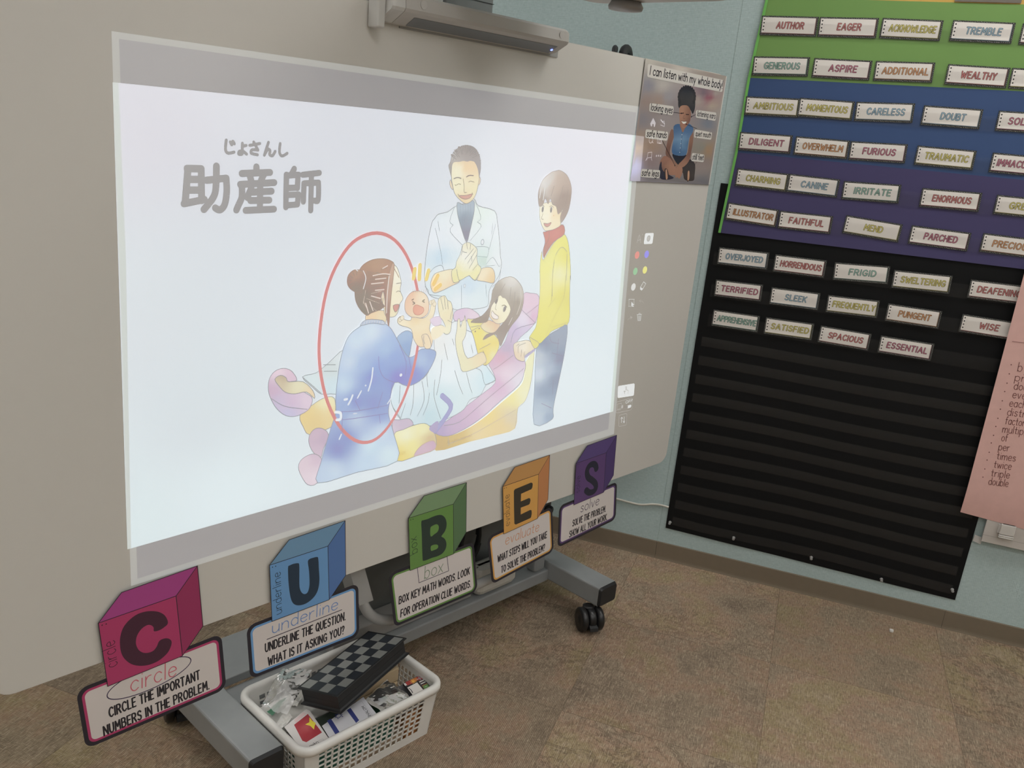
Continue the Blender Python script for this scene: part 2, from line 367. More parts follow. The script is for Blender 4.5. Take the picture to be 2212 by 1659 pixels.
def carpet():
    m, nt, b = nodes_mat('carpet_tiles'); g = NT(nt)
    tc = g.n('ShaderNodeTexCoord'); sp = g.n('ShaderNodeSeparateXYZ'); g.l(tc.outputs['Object'], sp.inputs[0])
    X, Y = sp.outputs[0], sp.outputs[1]
    tx = g.math('DIVIDE', g.math('SUBTRACT', X, 0.096), 0.5); ty = g.math('DIVIDE', g.math('SUBTRACT', Y, -0.494), 0.5)
    cell = g.n('ShaderNodeCombineXYZ'); g.l(g.math('FLOOR', tx), cell.inputs[0]); g.l(g.math('FLOOR', ty), cell.inputs[1])
    wn = g.n('ShaderNodeTexWhiteNoise', noise_dimensions='3D'); g.l(cell.outputs[0], wn.inputs[0])
    rnd = g.n('ShaderNodeSeparateColor'); g.l(wn.outputs['Color'], rnd.inputs[0])
    off = g.n('ShaderNodeVectorMath', operation='MULTIPLY_ADD'); g.l(wn.outputs['Color'], off.inputs[0]); off.inputs[1].default_value = (9, 9, 9); g.l(tc.outputs['Object'], off.inputs[2])
    V = off.outputs[0]
    def noise(scale, det=4, rough=.6, vec=V, dist=0.0):
        x = g.n('ShaderNodeTexNoise'); x.inputs['Scale'].default_value = scale; x.inputs['Detail'].default_value = det
        x.inputs['Roughness'].default_value = rough; x.inputs['Distortion'].default_value = dist; g.l(vec, x.inputs['Vector']); return x.outputs['Fac']
    base = g.ramp(noise(4.5, 5), (0.30, lin((112, 100, 90))), (0.44, lin((152, 138, 121))), (0.52, lin((166, 138, 120))), (0.62, lin((156, 143, 108))), (0.74, lin((176, 158, 137))))
    base = g.mix(0.30, base, g.ramp(rnd.outputs[0], (0.0, lin((134, 119, 107))), (0.5, lin((156, 139, 122))), (1.0, lin((152, 140, 114)))))
    # worn scrolls: dark wandering veins
    v = noise(9, 6, .62, V, 1.6)
    vein = g.math('ABSOLUTE', g.math('SUBTRACT', v, 0.5))
    veinf = g.ramp(vein, (0.0, 1.0), (0.02, 0.75), (0.045, 0.0))
    amt = g.ramp(noise(3, 2), (0.36, 0.0), (0.54, 1.0))
    base = g.mix(g.math('MULTIPLY', g.math('MULTIPLY', veinf, amt), g.math('MULTIPLY_ADD', rnd.outputs[1], 0.5, 0.12)), base, lin((92, 80, 70)))
    # pale threads, stretched both ways
    def thread(sx, sy, lo, hi):
        mp = g.n('ShaderNodeMapping'); g.l(V, mp.inputs[0]); mp.inputs['Scale'].default_value = (sx, sy, 1)
        return g.ramp(noise(1.0, 3, .6, mp.outputs[0]), (lo, 0.0), (hi, 1.0))
    base = g.mix(g.math('MULTIPLY', thread(420, 45, .52, .66), .62), base, lin((200, 184, 162)))
    base = g.mix(g.math('MULTIPLY', thread(50, 420, .54, .68), .5), base, lin((202, 186, 164)))
    base = g.mix(g.math('MULTIPLY', thread(300, 60, .50, .64), .45), base, lin((96, 84, 73)))
    # ribs along y, stronger on some tiles
    rib = g.math('MULTIPLY_ADD', g.math('SINE', g.math('MULTIPLY', X, 2*math.pi/0.0042)), .5, .5)
    ribamt = g.ramp(rnd.outputs[2], (0.30, 0.05), (0.55, 0.46))
    base = g.mix(g.math('MULTIPLY', rib, ribamt), base, lin((90, 78, 65)))
    # thin seams between the tiles
    fx = g.math('ABSOLUTE', g.math('SUBTRACT', g.math('FRACT', tx), .5)); fy = g.math('ABSOLUTE', g.math('SUBTRACT', g.math('FRACT', ty), .5))
    seam = g.ramp(g.math('MAXIMUM', fx, fy), (0.4965, 0.0), (0.499, 0.45))
    base = g.mix(seam, base, lin((70, 58, 48)))
    base = g.mix(1.0, base, (1.10, 1.08, 1.03), 'MULTIPLY'); g.l(base, b.inputs['Base Color']); b.inputs['Roughness'].default_value = .95; b.inputs['Specular IOR Level'].default_value = .1
    bp_ = g.n('ShaderNodeBump'); bp_.inputs['Strength'].default_value = .35; bp_.inputs['Distance'].default_value = .002
    g.l(g.math('ADD', rib, noise(500, 2)), bp_.inputs['Height']); g.l(bp_.outputs[0], b.inputs['Normal'])
    return m
def weave(name, c, lo, hi):
    m, nt, b = nodes_mat(name); g = NT(nt)
    tc = g.n('ShaderNodeTexCoord')
    def ns(sx, sz, det=2):
        mp = g.n('ShaderNodeMapping'); g.l(tc.outputs['Object'], mp.inputs[0]); mp.inputs['Scale'].default_value = (sx, sx, sz)
        x = g.n('ShaderNodeTexNoise'); x.inputs['Scale'].default_value = 1; x.inputs['Detail'].default_value = det; g.l(mp.outputs[0], x.inputs['Vector']); return x.outputs['Fac']
    sp = g.n('ShaderNodeSeparateXYZ'); g.l(tc.outputs['Object'], sp.inputs[0])
    wx = g.math('MULTIPLY_ADD', g.math('SINE', g.math('MULTIPLY', sp.outputs[0], 2*math.pi/0.0052)), .5, .5)
    wz = g.math('MULTIPLY_ADD', g.math('SINE', g.math('MULTIPLY', sp.outputs[2], 2*math.pi/0.0052)), .5, .5)
    h = g.math('MULTIPLY', wx, wz)
    mixn = g.math('ADD', g.math('MULTIPLY', ns(60, 330), .55), g.math('MULTIPLY', ns(330, 90), .45))
    f = g.math('ADD', g.math('MULTIPLY', h, .16), g.math('MULTIPLY', mixn, .88))
    col = g.ramp(f, (0.25, lo), (0.5, c), (0.78, hi))
    patch = g.ramp(ns(2.0, 2.0), (0.3, (0.95, 0.95, 0.95)), (0.7, (1.04, 1.04, 1.04)))
    col = g.mix(1.0, col, patch, 'MULTIPLY')
    g.l(col, b.inputs['Base Color']); b.inputs['Roughness'].default_value = .85; b.inputs['Specular IOR Level'].default_value = .2
    bp_ = g.n('ShaderNodeBump'); bp_.inputs['Strength'].default_value = .25; bp_.inputs['Distance'].default_value = .001
    g.l(f, bp_.inputs['Height']); g.l(bp_.outputs[0], b.inputs['Normal'])
    return m
RX0, RX1, RY0, RZ = -3.4, 3.2, -6.2, 2.75
M_FLOOR = carpet()
M_WALL = weave('woven_wallcovering', (0.455, 0.57, 0.575), (0.372, 0.48, 0.488), (0.56, 0.67, 0.675))
M_PAINT = mat('wall_paint', (0.55, 0.55, 0.52), .9)
M_CEIL = mat('ceiling_board', (0.72, 0.72, 0.70), .95)
def struct(name, m, lo, hi):
    b = MB(); b.box(lo, hi); o = b.build(name, m, kind='structure', org=((lo[0]+hi[0])/2, (lo[1]+hi[1])/2, lo[2])); recalc(o); return o
fl_ = MB(); fl_.box((RX0-.1, RY0-.1, -.1), (RX1+.1, .1, 0)); o = fl_.build('floor', M_FLOOR, kind='structure'); recalc(o)
wb_ = MB(); wb_.box((RX0-.1, 0, 0), (RX1+.1, .1, RZ)); o = wb_.build('wall_back', M_WALL, kind='structure'); recalc(o)
struct('wall_left', M_PAINT, (RX0-.1, RY0, 0), (RX0, 0, RZ)); struct('wall_right', M_PAINT, (RX1, RY0, 0), (RX1+.1, 0, RZ))
struct('wall_front', M_PAINT, (RX0-.1, RY0-.1, 0), (RX1+.1, RY0, RZ)); struct('ceiling', M_CEIL, (RX0-.1, RY0-.1, RZ), (RX1+.1, .1, RZ+.1))
# cove baseboard in lengths, with a small toe, and the vertical seams of the wallcovering
M_BASE = mat('vinyl_cove_base', lin((124, 113, 97)), .55, spec=.35)
bb = MB(); H_ = 0.0655
cuts = [RX0, -1.56, -0.3455, 0.613, 1.83, RX1]
for x0, x1 in zip(cuts, cuts[1:]):
    prof = [(0, 0), (-.0065, 0), (-.0060, .002), (-.0048, .006), (-.0042, .012), (-.0042, H_-.002), (-.003, H_), (0, H_)]
    bb.loft([[(x, y, z) for y, z in prof] for x in (x0+.0004, x1-.0004)])
o = bb.build('baseboard_back', M_BASE, kind='structure'); recalc(o)
tr = MB(); tr.box((-.3462, -.0006, H_), (-.3455, 0, RZ)); o = tr.build('trim_1', mat('wall_seam', (0.25, 0.32, 0.31), .9), kind='structure', org=(-.3458, 0, H_))
# recessed ceiling lamps
M_FRAME = mat('lamp_frame_white', (0.8, 0.8, 0.8), .5)
M_DIFF = mat('lamp_diffuser', (0.8, 0.8, 0.8), .6, emit=(1.0, 0.978, 0.95), estr=LAMP_STRENGTH)
WHERE = ['over the far left corner', 'over the pocket charts', 'over the far right corner', 'over the left side', 'over the camera side of the board', 'over the right side', 'at the rear left', 'at the rear middle', 'at the rear right']
for (lx, ly), wh in zip(LAMP_SPOTS, WHERE):
    t = thing('ceiling_light', 'rectangular white ceiling light panel '+wh, 'light', ROOM, (lx, ly, RZ), 'ceiling light panels')
    b = MB(); L, Wd = .61, .305
    for lo, hi in (((-L, -Wd), (L, -Wd+.03)), ((-L, Wd-.03), (L, Wd)), ((-L, -Wd+.03), (-L+.03, Wd-.03)), ((L-.03, -Wd+.03), (L, Wd-.03))):
        b.box((lo[0], lo[1], -.02), (hi[0], hi[1], 0))
    recalc(b.build('frame', M_FRAME, t))
    b = MB(); b.box((-L+.03, -Wd+.03, -.012), (L-.03, Wd-.03, -.004)); recalc(b.build('diffuser', M_DIFF, t))
# ================================================================== board, stand, projector (board frame: b, -n, z)
def bv(b, n, z): return (b, -n, z)
M_BOARD = mat('whiteboard_enamel', BOARD_ALB, .42, spec=.25, vary=.15)
M_BEDGE = mat('whiteboard_edge', (0.62, 0.59, 0.55), .45)
M_GREY = mat('powder_coated_grey', (0.30, 0.315, 0.32), .42, spec=.5)
M_LGREY = mat('pale_grey_tube', (0.46, 0.46, 0.45), .36, spec=.5)
M_DGREY = mat('dark_grey_panel', (0.20, 0.215, 0.215), .55)
M_BLACK = mat('black_plastic', (0.014, 0.014, 0.015), .32)
M_BLACKM = mat('black_matt', (0.017, 0.018, 0.020), .55)
M_WPL = mat('white_plastic', (0.62, 0.60, 0.57), .45)
M_CREAM = mat('cream_plastic', (0.58, 0.57, 0.53), .4)
M_CHROME = mat('bright_screw', (0.7, 0.7, 0.7), .2, metal=1.0)
B0, B1, Z0, Z1 = -2.293, -0.2785, 0.4285, 1.646
org = bv(-1.276, NBOARD-.03, Z0)
wbt = thing('whiteboard', 'large white dry erase board with rounded corners on a wheeled grey stand', 'whiteboard', BF, org)
b = MB(); b.prism(rrect(B0, Z0, B1, Z1, .035), -NBOARD, -NBOARD+.0015); recalc(b.build('writing_surface', M_BOARD, wbt, org=org))
b = MB(); b.prism(rrect(B0-.0015, Z0-.0015, B1+.0015, Z1+.0015, .036), -NBOARD+.0016, -NBOARD+.022); recalc(b.build('backing_frame', M_BEDGE, wbt, org=org))
for q in (-1.75, -.8):
    b = MB(); b.box((q-.03, -NBOARD+.0221, .62), (q+.03, -NBOARD+.05, 1.5), .004); recalc(b.build('rear_rail', M_DGREY, wbt, org=org))
# stand
org = bv(-1.245, -.4, 0)
st = thing('mobile_board_stand', 'grey steel rolling stand with two long feet under the whiteboard', 'stand', BF, org)
def caster(b_, n_, name_turn):
    c = MB(); zc = .0375
    u = Vector((math.cos(name_turn), math.sin(name_turn), 0)); wv = Vector((-u.y, u.x, 0))      # u: axle
    base = Vector(bv(b_, n_, 0))
    h = MB(); h.lathe([(0, .060), (.017, .060), (.019, .064), (.019, .072), (.013, .075), (0, .075)], base+Vector((0, 0, 0)), (0, 0, 1), 20)
    ctr = base+Vector((0, 0, zc))-wv*.016
    h.smooth = True
    h.lathe([(0, -.011), (.030, -.011), (.0325, -.008), (.0325, .008), (.030, .011), (0, .011)], ctr+Vector((0, 0, .003)), u, 28)
    ho = h.build('caster_housing', M_BLACK, st, org=org); recalc(ho)
    for s_ in (-1, 1):
        c = MB(); c.smooth = True
        c.lathe([(0, 0), (.028, 0), (.034, .003), (.0372, .006), (.0375, .017), (.034, .0215), (.026, .0225), (.010, .0225), (.009, .024), (0, .024)], ctr+u*(s_*.0135), u*s_, 32)
        wo = c.build('wheel', M_BLACK, ho, org=org); recalc(wo)
    br = MB(); p = ctr-wv*.030+Vector((0, 0, -.014))
    k = Vector((0, 0, 1))
    br.hexa([p-u*.013-wv*.012-k*.006, p+u*.013-wv*.012-k*.006, p+u*.013+wv*.012-k*.002, p-u*.013+wv*.012-k*.002,
             p-u*.013-wv*.010+k*.004, p+u*.013-wv*.010+k*.004, p+u*.011+wv*.012+k*.014, p-u*.011+wv*.012+k*.014])
    recalc(br.build('brake_lever', M_BLACKM, ho, org=org))
def foot(bc):
    b = MB(); w2 = .041
    rings = []
    pr = rrect(-w2, .078, w2, .141, .006, 3)
    for n_ in (-.585, -.151): rings.append([bv(bc+x, n_, z) for x, z in pr])
    b.loft(rings); f = b.build('foot', M_GREY, st, org=org); recalc(f)
    for n0, n1 in ((-.1509, -.142), (-.594, -.5851)):
        b = MB(); pr2 = rrect(-w2, .078, w2, .141, .008, 3); pr3 = rrect(-w2+.004, .082, w2-.004, .137, .008, 3)
        a, d_ = (pr2, pr3) if n0 > -.4 else (pr3, pr2)
        b.loft([[bv(bc+x, n0, z) for x, z in a], [bv(bc+x, n1, z) for x, z in d_]]); recalc(b.build('end_cap', M_BLACKM, f, org=org))
foot(-.660); foot(-1.826)
caster(-.706, -.176, math.radians(-28)); caster(-.66, -.55, math.radians(40)); caster(-1.826, -.19, math.radians(10)); caster(-1.826, -.55, math.radians(-15))
b = MB(); pr = rrect(-.425, .075, -.352, .115, .005, 3); b.loft([[(x, -n_, z) for n_, z in pr] for x in (-1.7845, -.7015)])
cb = b.build('crossbar', M_GREY, st, org=org); recalc(cb)
b = MB(); b.box((-1.7845, .4255, .118), (-.7015, .585, .1395), .002); recalc(b.build('deck_plate', M_GREY, st, org=org))
b = MB(); b.box((-1.52, .43, .1405), (-1.03, .452, .70), .003)
recalc(b.build('mast_panel', M_DGREY, st, org=org))
b = MB(); b.box((-1.029, .44, .1405), (-.80, .462, .60), .003); recalc(b.build('equipment_plate', mat('plate_grey', (0.24, 0.255, 0.255), .5), st, org=org))
for q in (-1.40, -1.12):
    b = MB(); b.box((q-.03, .4525, .1405), (q+.03, .51, 1.75), .004); recalc(b.build('mast_post', M_GREY, st, org=org))
b = MB(); b.box((-.760, .36, .1155), (-.712, .40, .40), .008); recalc(b.build('side_post', M_GREY, st, org=org))
b = MB(); b.smooth = True; b.lathe([(0, 0), (.014, 0), (.016, .004), (.015, .014), (0, .016)], (-.735, .36, .33), (0, -1, 0), 18); recalc(b.build('clamp_knob', M_BLACK, st, org=org))
# bent lifting handle and the bracket it hangs from
b = MB(); b.smooth = True
hp = [(-1.482, .33), (-1.474, .300), (-1.458, .268), (-1.432, .240), (-1.398, .222), (-1.36, .213), (-1.30, .211), (-1.15, .213), (-1.02, .215), (-.965, .220), (-.93, .240), (-.912, .275), (-.905, .33), (-.904, .44)]
b.tube([bv(x, -.30, z) for x, z in crom(hp, False, 3)], .0135, 14); recalc(b.build('lift_handle', M_LGREY, st, org=org))
b = MB(); b.loft([[bv(x, n_, z) for x, n_ in ((-.021+xc, -.285), (.021+xc, -.285), (.021+xc, -.335), (-.021+xc, -.335))] for xc, z in ((-1.475, .306), (-1.506, .40), (-1.535, .49))])
recalc(b.build('handle_bracket', mat('bracket_grey', (0.40, 0.40, 0.39), .5), st, org=org))
b = MB(); b.box((-.925, .285, .42), (-.885, .3595, .47), .004); recalc(b.build('handle_clamp', M_GREY, st, org=org))
# low tray on the crossbar, behind the signs
b = MB(); b.box((-1.50, .378, .1155), (-1.015, .4295, .166), .003); recalc(b.build('cable_tray', mat('tray_grey', (0.36, 0.35, 0.335), .5), st, org=org))
# white adapter standing on the crossbar
b = MB(); b.smooth = False; b.box((-1.006, .357, .1155), (-.842, .42, .205), .018)
o = b.build('power_adapter', M_CREAM, frame=BF, org=bv(-.925, -.39, .1155), label='cream power adapter sitting on the stand crossbar behind the orange E sign', cat='adapter'); recalc(o)
# coil of black cable hanging from the plate
b = MB(); b.smooth = True; pts = []
for k in range(60):
    a = k/60*2*math.pi*3; pts.append((-1.0+.036*math.cos(a)*(1+.05*math.sin(k)), .425-.004*(k/20), .285+.075*math.sin(a)*(1+.03*math.cos(k*1.7))))
b.tube(pts, .006, 8); o = b.build('cable_coil', M_BLACKM, frame=BF, org=(-1.0, .425, .285), label='dark coiled cable hanging under the board between the B and E signs', cat='cable'); recalc(o)
# ------------------------------------------------------------------ touch sensor bar on the top edge of the board
org = bv(-1.28, -.249, 1.62)
sb = thing('sensor_bar', 'long light grey sensor bar with a blue light on the top edge of the whiteboard', 'sensor bar', BF, org)
M_BAR = mat('warm_grey_plastic', (0.52, 0.505, 0.48), .5, vary=.3)
M_CAPP = mat('pale_cap_plastic', (0.62, 0.62, 0.60), .45)
b = MB(); b.box((-1.502, .2472, 1.609), (-1.030, .2495, 1.66)); recalc(b.build('mounting_plate', mat('plate_warm_grey', (0.36, 0.36, 0.35), .6), sb, org=org))
prof = [(.2470, 1.669), (.200, 1.666), (.194, 1.661), (.192, 1.640), (.196, 1.634), (.232, 1.614), (.2470, 1.613)]
def barring(x, k):                                 # k shrinks the profile towards its middle
    cy, cz = .222, 1.643
    return [(x, cy+(y-cy)*k, cz+(z-cz)*k) for y, z in prof]
b = MB(); b.loft([barring(-1.533, 1), barring(-1.068, 1), barring(-1.058, .93), barring(-1.052, .8)]); hb = b.build('housing', M_BAR, sb, org=org); recalc(hb)
b = MB(); b.loft([barring(-1.562, .86), barring(-1.556, .95), barring(-1.534, 1.0)]); recalc(b.build('end_cap', M_CAPP, sb, org=org))
b = MB(); b.box((-1.580, .215, 1.600), (-1.5625, .2472, 1.672), .003); recalc(b.build('side_bracket', M_CAPP, sb, org=org))
for q in (-1.49, -1.085):
    b = MB(); b.smooth = False; b.lathe([(0, 0), (.0075, 0), (.008, -.0008), (0, -.0010)], (q, .1926, 1.652), (0, 1, 0), 24)
    recalc(b.build('round_cover', mat('cover_grey', (0.56, 0.545, 0.52), .5), sb, org=org))
b = MB(); b.hexa([(-1.50, .228, 1.6153), (-1.08, .228, 1.6153), (-1.08, .2315, 1.6133), (-1.50, .2315, 1.6133), (-1.50, .206, 1.6277), (-1.08, .206, 1.6277), (-1.08, .2065, 1.6280), (-1.50, .2065, 1.6280)])
recalc(b.build('dark_window', mat('window_smoke', (0.17, 0.18, 0.19), .4), sb, org=org))
b = MB(); b.lathe([(0, 0), (.003, 0), (.003, .0015), (0, .002)], (-1.085, .219, 1.6205), (0, -.5, -.87), 12)
recalc(b.build('status_light', mat('blue_led', (0.1, 0.15, .9), .3, emit=(0.18, 0.25, 1.0), estr=3.0), sb, org=org))
# ------------------------------------------------------------------ projector on its arm above the board
org = bv(-1.28, 0.09, 1.708)
pj = thing('projector', 'grey short throw projector on its dark arm column above the top of the board', 'projector', BF, org)
b = MB(); b.box((-1.465, -.28, 1.709), (-1.092, .10, 1.83), .03); recalc(b.build('body', M_BAR, pj, org=org))
b = MB(); b.box((-1.36, -.10, 1.8305), (-1.20, .08, 1.86), .006); recalc(b.build('mount_block', M_DGREY, pj, org=org))
b = MB(); b.smooth = True; b.lathe([(0, 0), (.030, 0), (.036, -.010), (0.034, -.016), (0, -.020)], (-1.14, -.02, 1.709), (0, 0, 1), 24); recalc(b.build('lens_surround', mat('lens_grey', (0.3, 0.29, 0.28), .4), pj, org=org))
ar = pj
b = MB(); b.box((-1.312, .33, 1.66), (-1.172, .42, 2.05), .003); recalc(b.build('column_cover', M_DGREY, ar, org=org))
b = MB(); b.box((-1.313, .3285, 1.7035), (-1.171, .33, 1.7045)); recalc(b.build('cover_joint', M_BLACKM, ar, org=org))
b = MB(); b.box((-1.31, -.09, 1.861), (-1.175, .329, 1.92), .006); recalc(b.build('boom', M_DGREY, ar, org=org))
b = MB(); b.box((-1.385, .335, 1.65), (-1.316, .40, 1.705), .004); recalc(b.build('cable_cover', mat('white_cover', (0.70, 0.71, 0.70), .4), ar, org=org))
# cables looped over the top edge of the board
for k, (p, r, lab, nn) in enumerate(((((1341, 126), (1343, 113), (1352, 104), (1361, 106), (1366, 118)), .007, 'thinner black cable loop over the board edge, left one of the pair', -.285),
                            (((1352, 134), (1362, 114), (1376, 106), (1388, 114), (1396, 136)), .012, 'thick black cable loop over the board edge beside the girl poster', -.30))):
    b = MB(); b.smooth = True
    q = [bpt(x, nn) for x in p]; q = [(q[0][0]-.004, q[0][1]-.05)]+q+[(q[-1][0]+.004, q[-1][1]-.05)]
    b.tube([bv(x, nn-.003*i, z) for i, (x, z) in enumerate(crom(q, False, 4))], r, 10)
    o = b.build('cable_loop', M_BLACKM, frame=BF, org=bv(q[3][0], nn, q[3][1]), label=lab, cat='cable', group='cable loops behind the board'); recalc(o)
# ================================================================== the projected slide
Z2 = Z(560, 480, 2.860); Z3 = Z(860, 280, 4.609); Z4 = Z(840, 580, 3.950); ZT = Z(1300, 420, 2.861); Z1 = Z(200, 40, 2.9625); ZG = Z(0, 0, 1)
projmat(); M_PROJ = MATS['projected_light']
LD = (0.288, 0.262, 0.220)                       # what the room lamps already give on the board
def glow(c):
    c = tuple(v if v > 206 else 206-(206-v)*.84 for v in c); l = lin(c); return tuple(max(0.0, l[i]-LD[i]) for i in range(3))
SURF = -NBOARD
org = bv(-1.3, NBOARD+.001, 1.0)
slide = thing('projected_slide', 'bright projected lesson slide with a hospital drawing and Japanese title on the whiteboard', 'projection', BF, org)
WHITE = (217, 223, 227)
A = Art(bpt, SURF-.0001, glow)
A.fill([(240.5, 67), (1389, 231.5), (1326, 938), (283, 1266)], (165, 163, 156), smooth=False)
A.fill([(257, 84), (1374, 243), (1314, 927), (297, 1250)], (144, 140, 139), smooth=False)
A.build('light_frame', M_PROJ, slide, org=org)
A = Art(bpt, SURF-.00014, glow)
A.fill([(243.2, 177.7), (1372.7, 292.5), (1324.5, 888.5), (275.3, 1186.7)],
       [(300, 260, (212, 211, 218)), (700, 240, (216, 218, 224)), (1300, 330, (222, 221, 228)), (300, 700, (214, 220, 224)), (420, 900, (212, 220, 224)), (760, 620, (218, 224, 229)), (1280, 620, (216, 226, 230)), (1280, 850, (222, 231, 234)), (500, 1080, (220, 231, 234)), (300, 1150, (216, 228, 230))], smooth=False, step=40)
A.fill([(243.2, 177.7), (256, 179), (272, 560), (283, 1184.5), (275.3, 1186.7), (262, 700)], (200, 206, 200), smooth=False)
A.fill([(1366, 291.8), (1372.7, 292.5), (1324.5, 888.5), (1318, 890.5)], (206, 216, 208), smooth=False)
A.build('white_field', M_PROJ, slide, org=org)
# ---- title
A = Art(bpt, SURF-.00018, glow)
TG = (146, 143, 142)
def zs(z, w, *strokes):
    for s_ in strokes: A.line(z(*s_), w, TG, smooth=len(s_) > 2, k=4)
SW = .0128
zs(Z1, SW, ((610, 962), (592, 1180)), ((605, 960), (695, 962)), ((695, 962), (697, 1165)), ((610, 1030), (690, 1030)), ((605, 1098), (690, 1098)), ((585, 1185), (715, 1158)),
   ((730, 1035), (855, 1022)), ((855, 1022), (858, 1110), (845, 1190), (815, 1225), (785, 1212)), ((792, 945), (790, 1060), (775, 1140), (712, 1222)))
zs(Z1, SW, ((1048, 950), (1048, 985)), ((955, 992), (1135, 985)), ((1005, 1005), (1015, 1038)), ((1095, 1000), (1078, 1035)), ((945, 1062), (1162, 1050)), ((955, 1065), (955, 1140), (935, 1190), (920, 1225)),
   ((1015, 1085), (990, 1145)), ((1010, 1112), (1145, 1105)), ((1072, 1080), (1070, 1220)), ((1010, 1165), (1130, 1162)), ((980, 1228), (1160, 1220)))
zs(Z1, SW*.92, ((1290, 962), (1270, 1000)), ((1240, 1000), (1236, 1208)), ((1245, 1005), (1318, 1000)), ((1314, 1005), (1310, 1085)), ((1245, 1085), (1310, 1082)), ((1245, 1130), (1318, 1126)), ((1316, 1130), (1310, 1190)), ((1245, 1195), (1310, 1190)),
   ((1345, 1000), (1450, 988)), ((1400, 1000), (1395, 1228)), ((1352, 1060), (1348, 1172)), ((1352, 1055), (1445, 1050)), ((1445, 1055), (1443, 1160), (1420, 1165)))
SW2 = .0058
zs(Z1, SW2, ((855, 778), (850, 840), (868, 862), (905, 855)), ((880, 790), (890, 808)), ((897, 785), (907, 802)),
   ((958, 798), (957, 855)), ((958, 818), (982, 812)), ((957, 850), (938, 850), (935, 868), (955, 868), (962, 850), (985, 868)),
   ((1005, 812), (1070, 800)), ((1030, 790), (1058, 842)), ((1058, 842), (1020, 840), (1015, 862), (1055, 872)),
   ((1125, 792), (1098, 875)), ((1098, 875), (1120, 838), (1135, 845), (1132, 870), (1150, 878), (1168, 850)),
   ((1200, 800), (1195, 855), (1212, 880), (1245, 862)))
A.build('title_lettering', M_PROJ, slide, org=org)
# ---- watercolour drawing
A = Art(bpt, SURF-.00018, glow)
LN = (142, 142, 144); LD_ = (120, 120, 124); SK = (233, 227, 200)
LW = .0015
def shape(px, color, ln=LN, lw=LW, smooth=True, step=12):
    A.fill(px, color, smooth, step)
    if ln: A.line(px, lw, ln, closed=True, smooth=smooth)
def strokes(z, *ss, c=LN, w=LW):
    for s_ in ss: A.line(z(*s_), w, c)
# doctor's coat
shape(Z3((360,890),(400,842),(490,820),(560,770),(640,740),(755,690),(800,760),(960,810),(990,940),(1010,1120),(1018,1260),(1030,1340),(1000,1460),(920,1570),(900,1650),(885,1760),(700,1790),(560,1790),(440,1700),(330,1659),(280,1580),(262,1470),(272,1300),(300,1100),(335,930)),
      cpts(Z3, (420,1290,(196,216,228)),(700,1560,(200,217,228)),(840,1290,(205,222,216)),(330,1100,(226,231,236)),(600,1050,(227,231,234)),(950,1000,(225,231,234)),(960,1300,(226,231,233)),(440,1400,(222,230,232)),(600,1700,(222,229,232)),(780,1680,(216,227,229)),(800,840,(220,230,224)),(470,1600,(210,224,228))))
shape(Z3((590,725),(650,745),(750,705),(758,800),(740,900),(710,1030),(683,1122),(650,1050),(610,920),(588,820)), cpts(Z3, (640,790,(172,186,196)),(700,780,(165,178,190)),(670,880,(128,142,156)),(680,1030,(118,132,148))))
for x0 in (620, 645, 670, 695, 720): strokes(Z3, ((x0, 740), (x0+2, 850), (x0*.7+205, 1010)), c=(140,152,166), w=.0008)
# face, ears
shape(Z3((522,500),(512,540),(530,585),(548,590)), (228,210,178)); shape(Z3((800,470),(820,490),(812,540),(790,550)), (228,206,168))
shape(Z3((530,470),(540,330),(640,310),(760,315),(800,380),(808,470),(795,560),(775,640),(740,700),(680,738),(620,705),(565,640),(545,570)),
      cpts(Z3, (690,380,(230,204,162)),(740,360,(229,206,166)),(600,420,(236,233,208)),(600,560,(234,230,198)),(740,560,(231,222,186)),(660,700,(226,206,164)),(770,600,(230,222,180))))
A.fill(Z3((500,360),(518,320),(540,250),(560,220),(600,180),(640,160),(690,155),(740,165),(770,190),(800,240),(818,310),(823,400),(805,470),(793,400),(770,340),(735,305),(690,320),(650,312),(610,322),(560,325),(537,360),(530,470),(515,430)),
      cpts(Z3, (690,220,(160,150,146)),(620,230,(165,156,150)),(570,300,(180,172,165)),(545,250,(196,192,188)),(790,330,(158,150,148)),(520,380,(164,158,152)),(740,190,(150,142,138))))
strokes(Z3, ((500,360),(520,320),(540,245),(600,180),(690,155),(765,185),(805,250),(823,330),(805,470)), ((590,200),(580,250)), ((640,180),(625,230)), ((700,175),(720,220)), ((760,210),(785,270)), ((560,270),(545,310)), c=(140,136,134), w=.0011)
for k in range(26):
    a_ = math.radians(205+k*5.6+8*math.sin(k*2.3)); x_, y_ = 668+150*math.cos(a_), 330+168*math.sin(a_)
    strokes(Z3, ((x_-10*math.cos(a_)+8, y_-14*math.sin(a_)), (x_+7*math.cos(a_)+6*math.sin(k*1.9), y_+9*math.sin(a_))), c=(148,138,132), w=.0018)
for k in range(18):
    a_ = math.radians(200+k*7.5); r0, r1 = 95+18*math.sin(k*1.7), 140+8*math.cos(k*2.1)
    strokes(Z3, ((668+r0*math.cos(a_), 330+r0*1.1*math.sin(a_)), (668+r1*math.cos(a_+.06), 330+r1*1.1*math.sin(a_+.06))), c=(136,126,120), w=.0011)
strokes(Z3, ((555,488),(590,476),(625,486)), ((680,470),(710,455),(748,458)), c=LD_, w=.0026)
strokes(Z3, ((580,552),(600,540),(622,545)), ((565,548),(575,556)), ((700,522),(722,512),(745,520)), ((748,515),(756,526)), ((645,490),(657,560),(656,622),(682,624)), ((595,640),(605,665)), ((735,625),(742,645)), c=LD_)
shape(Z3((610,657),(670,655),(735,640),(715,678),(672,692),(628,682)), (206,156,140), ln=(150,130,125))
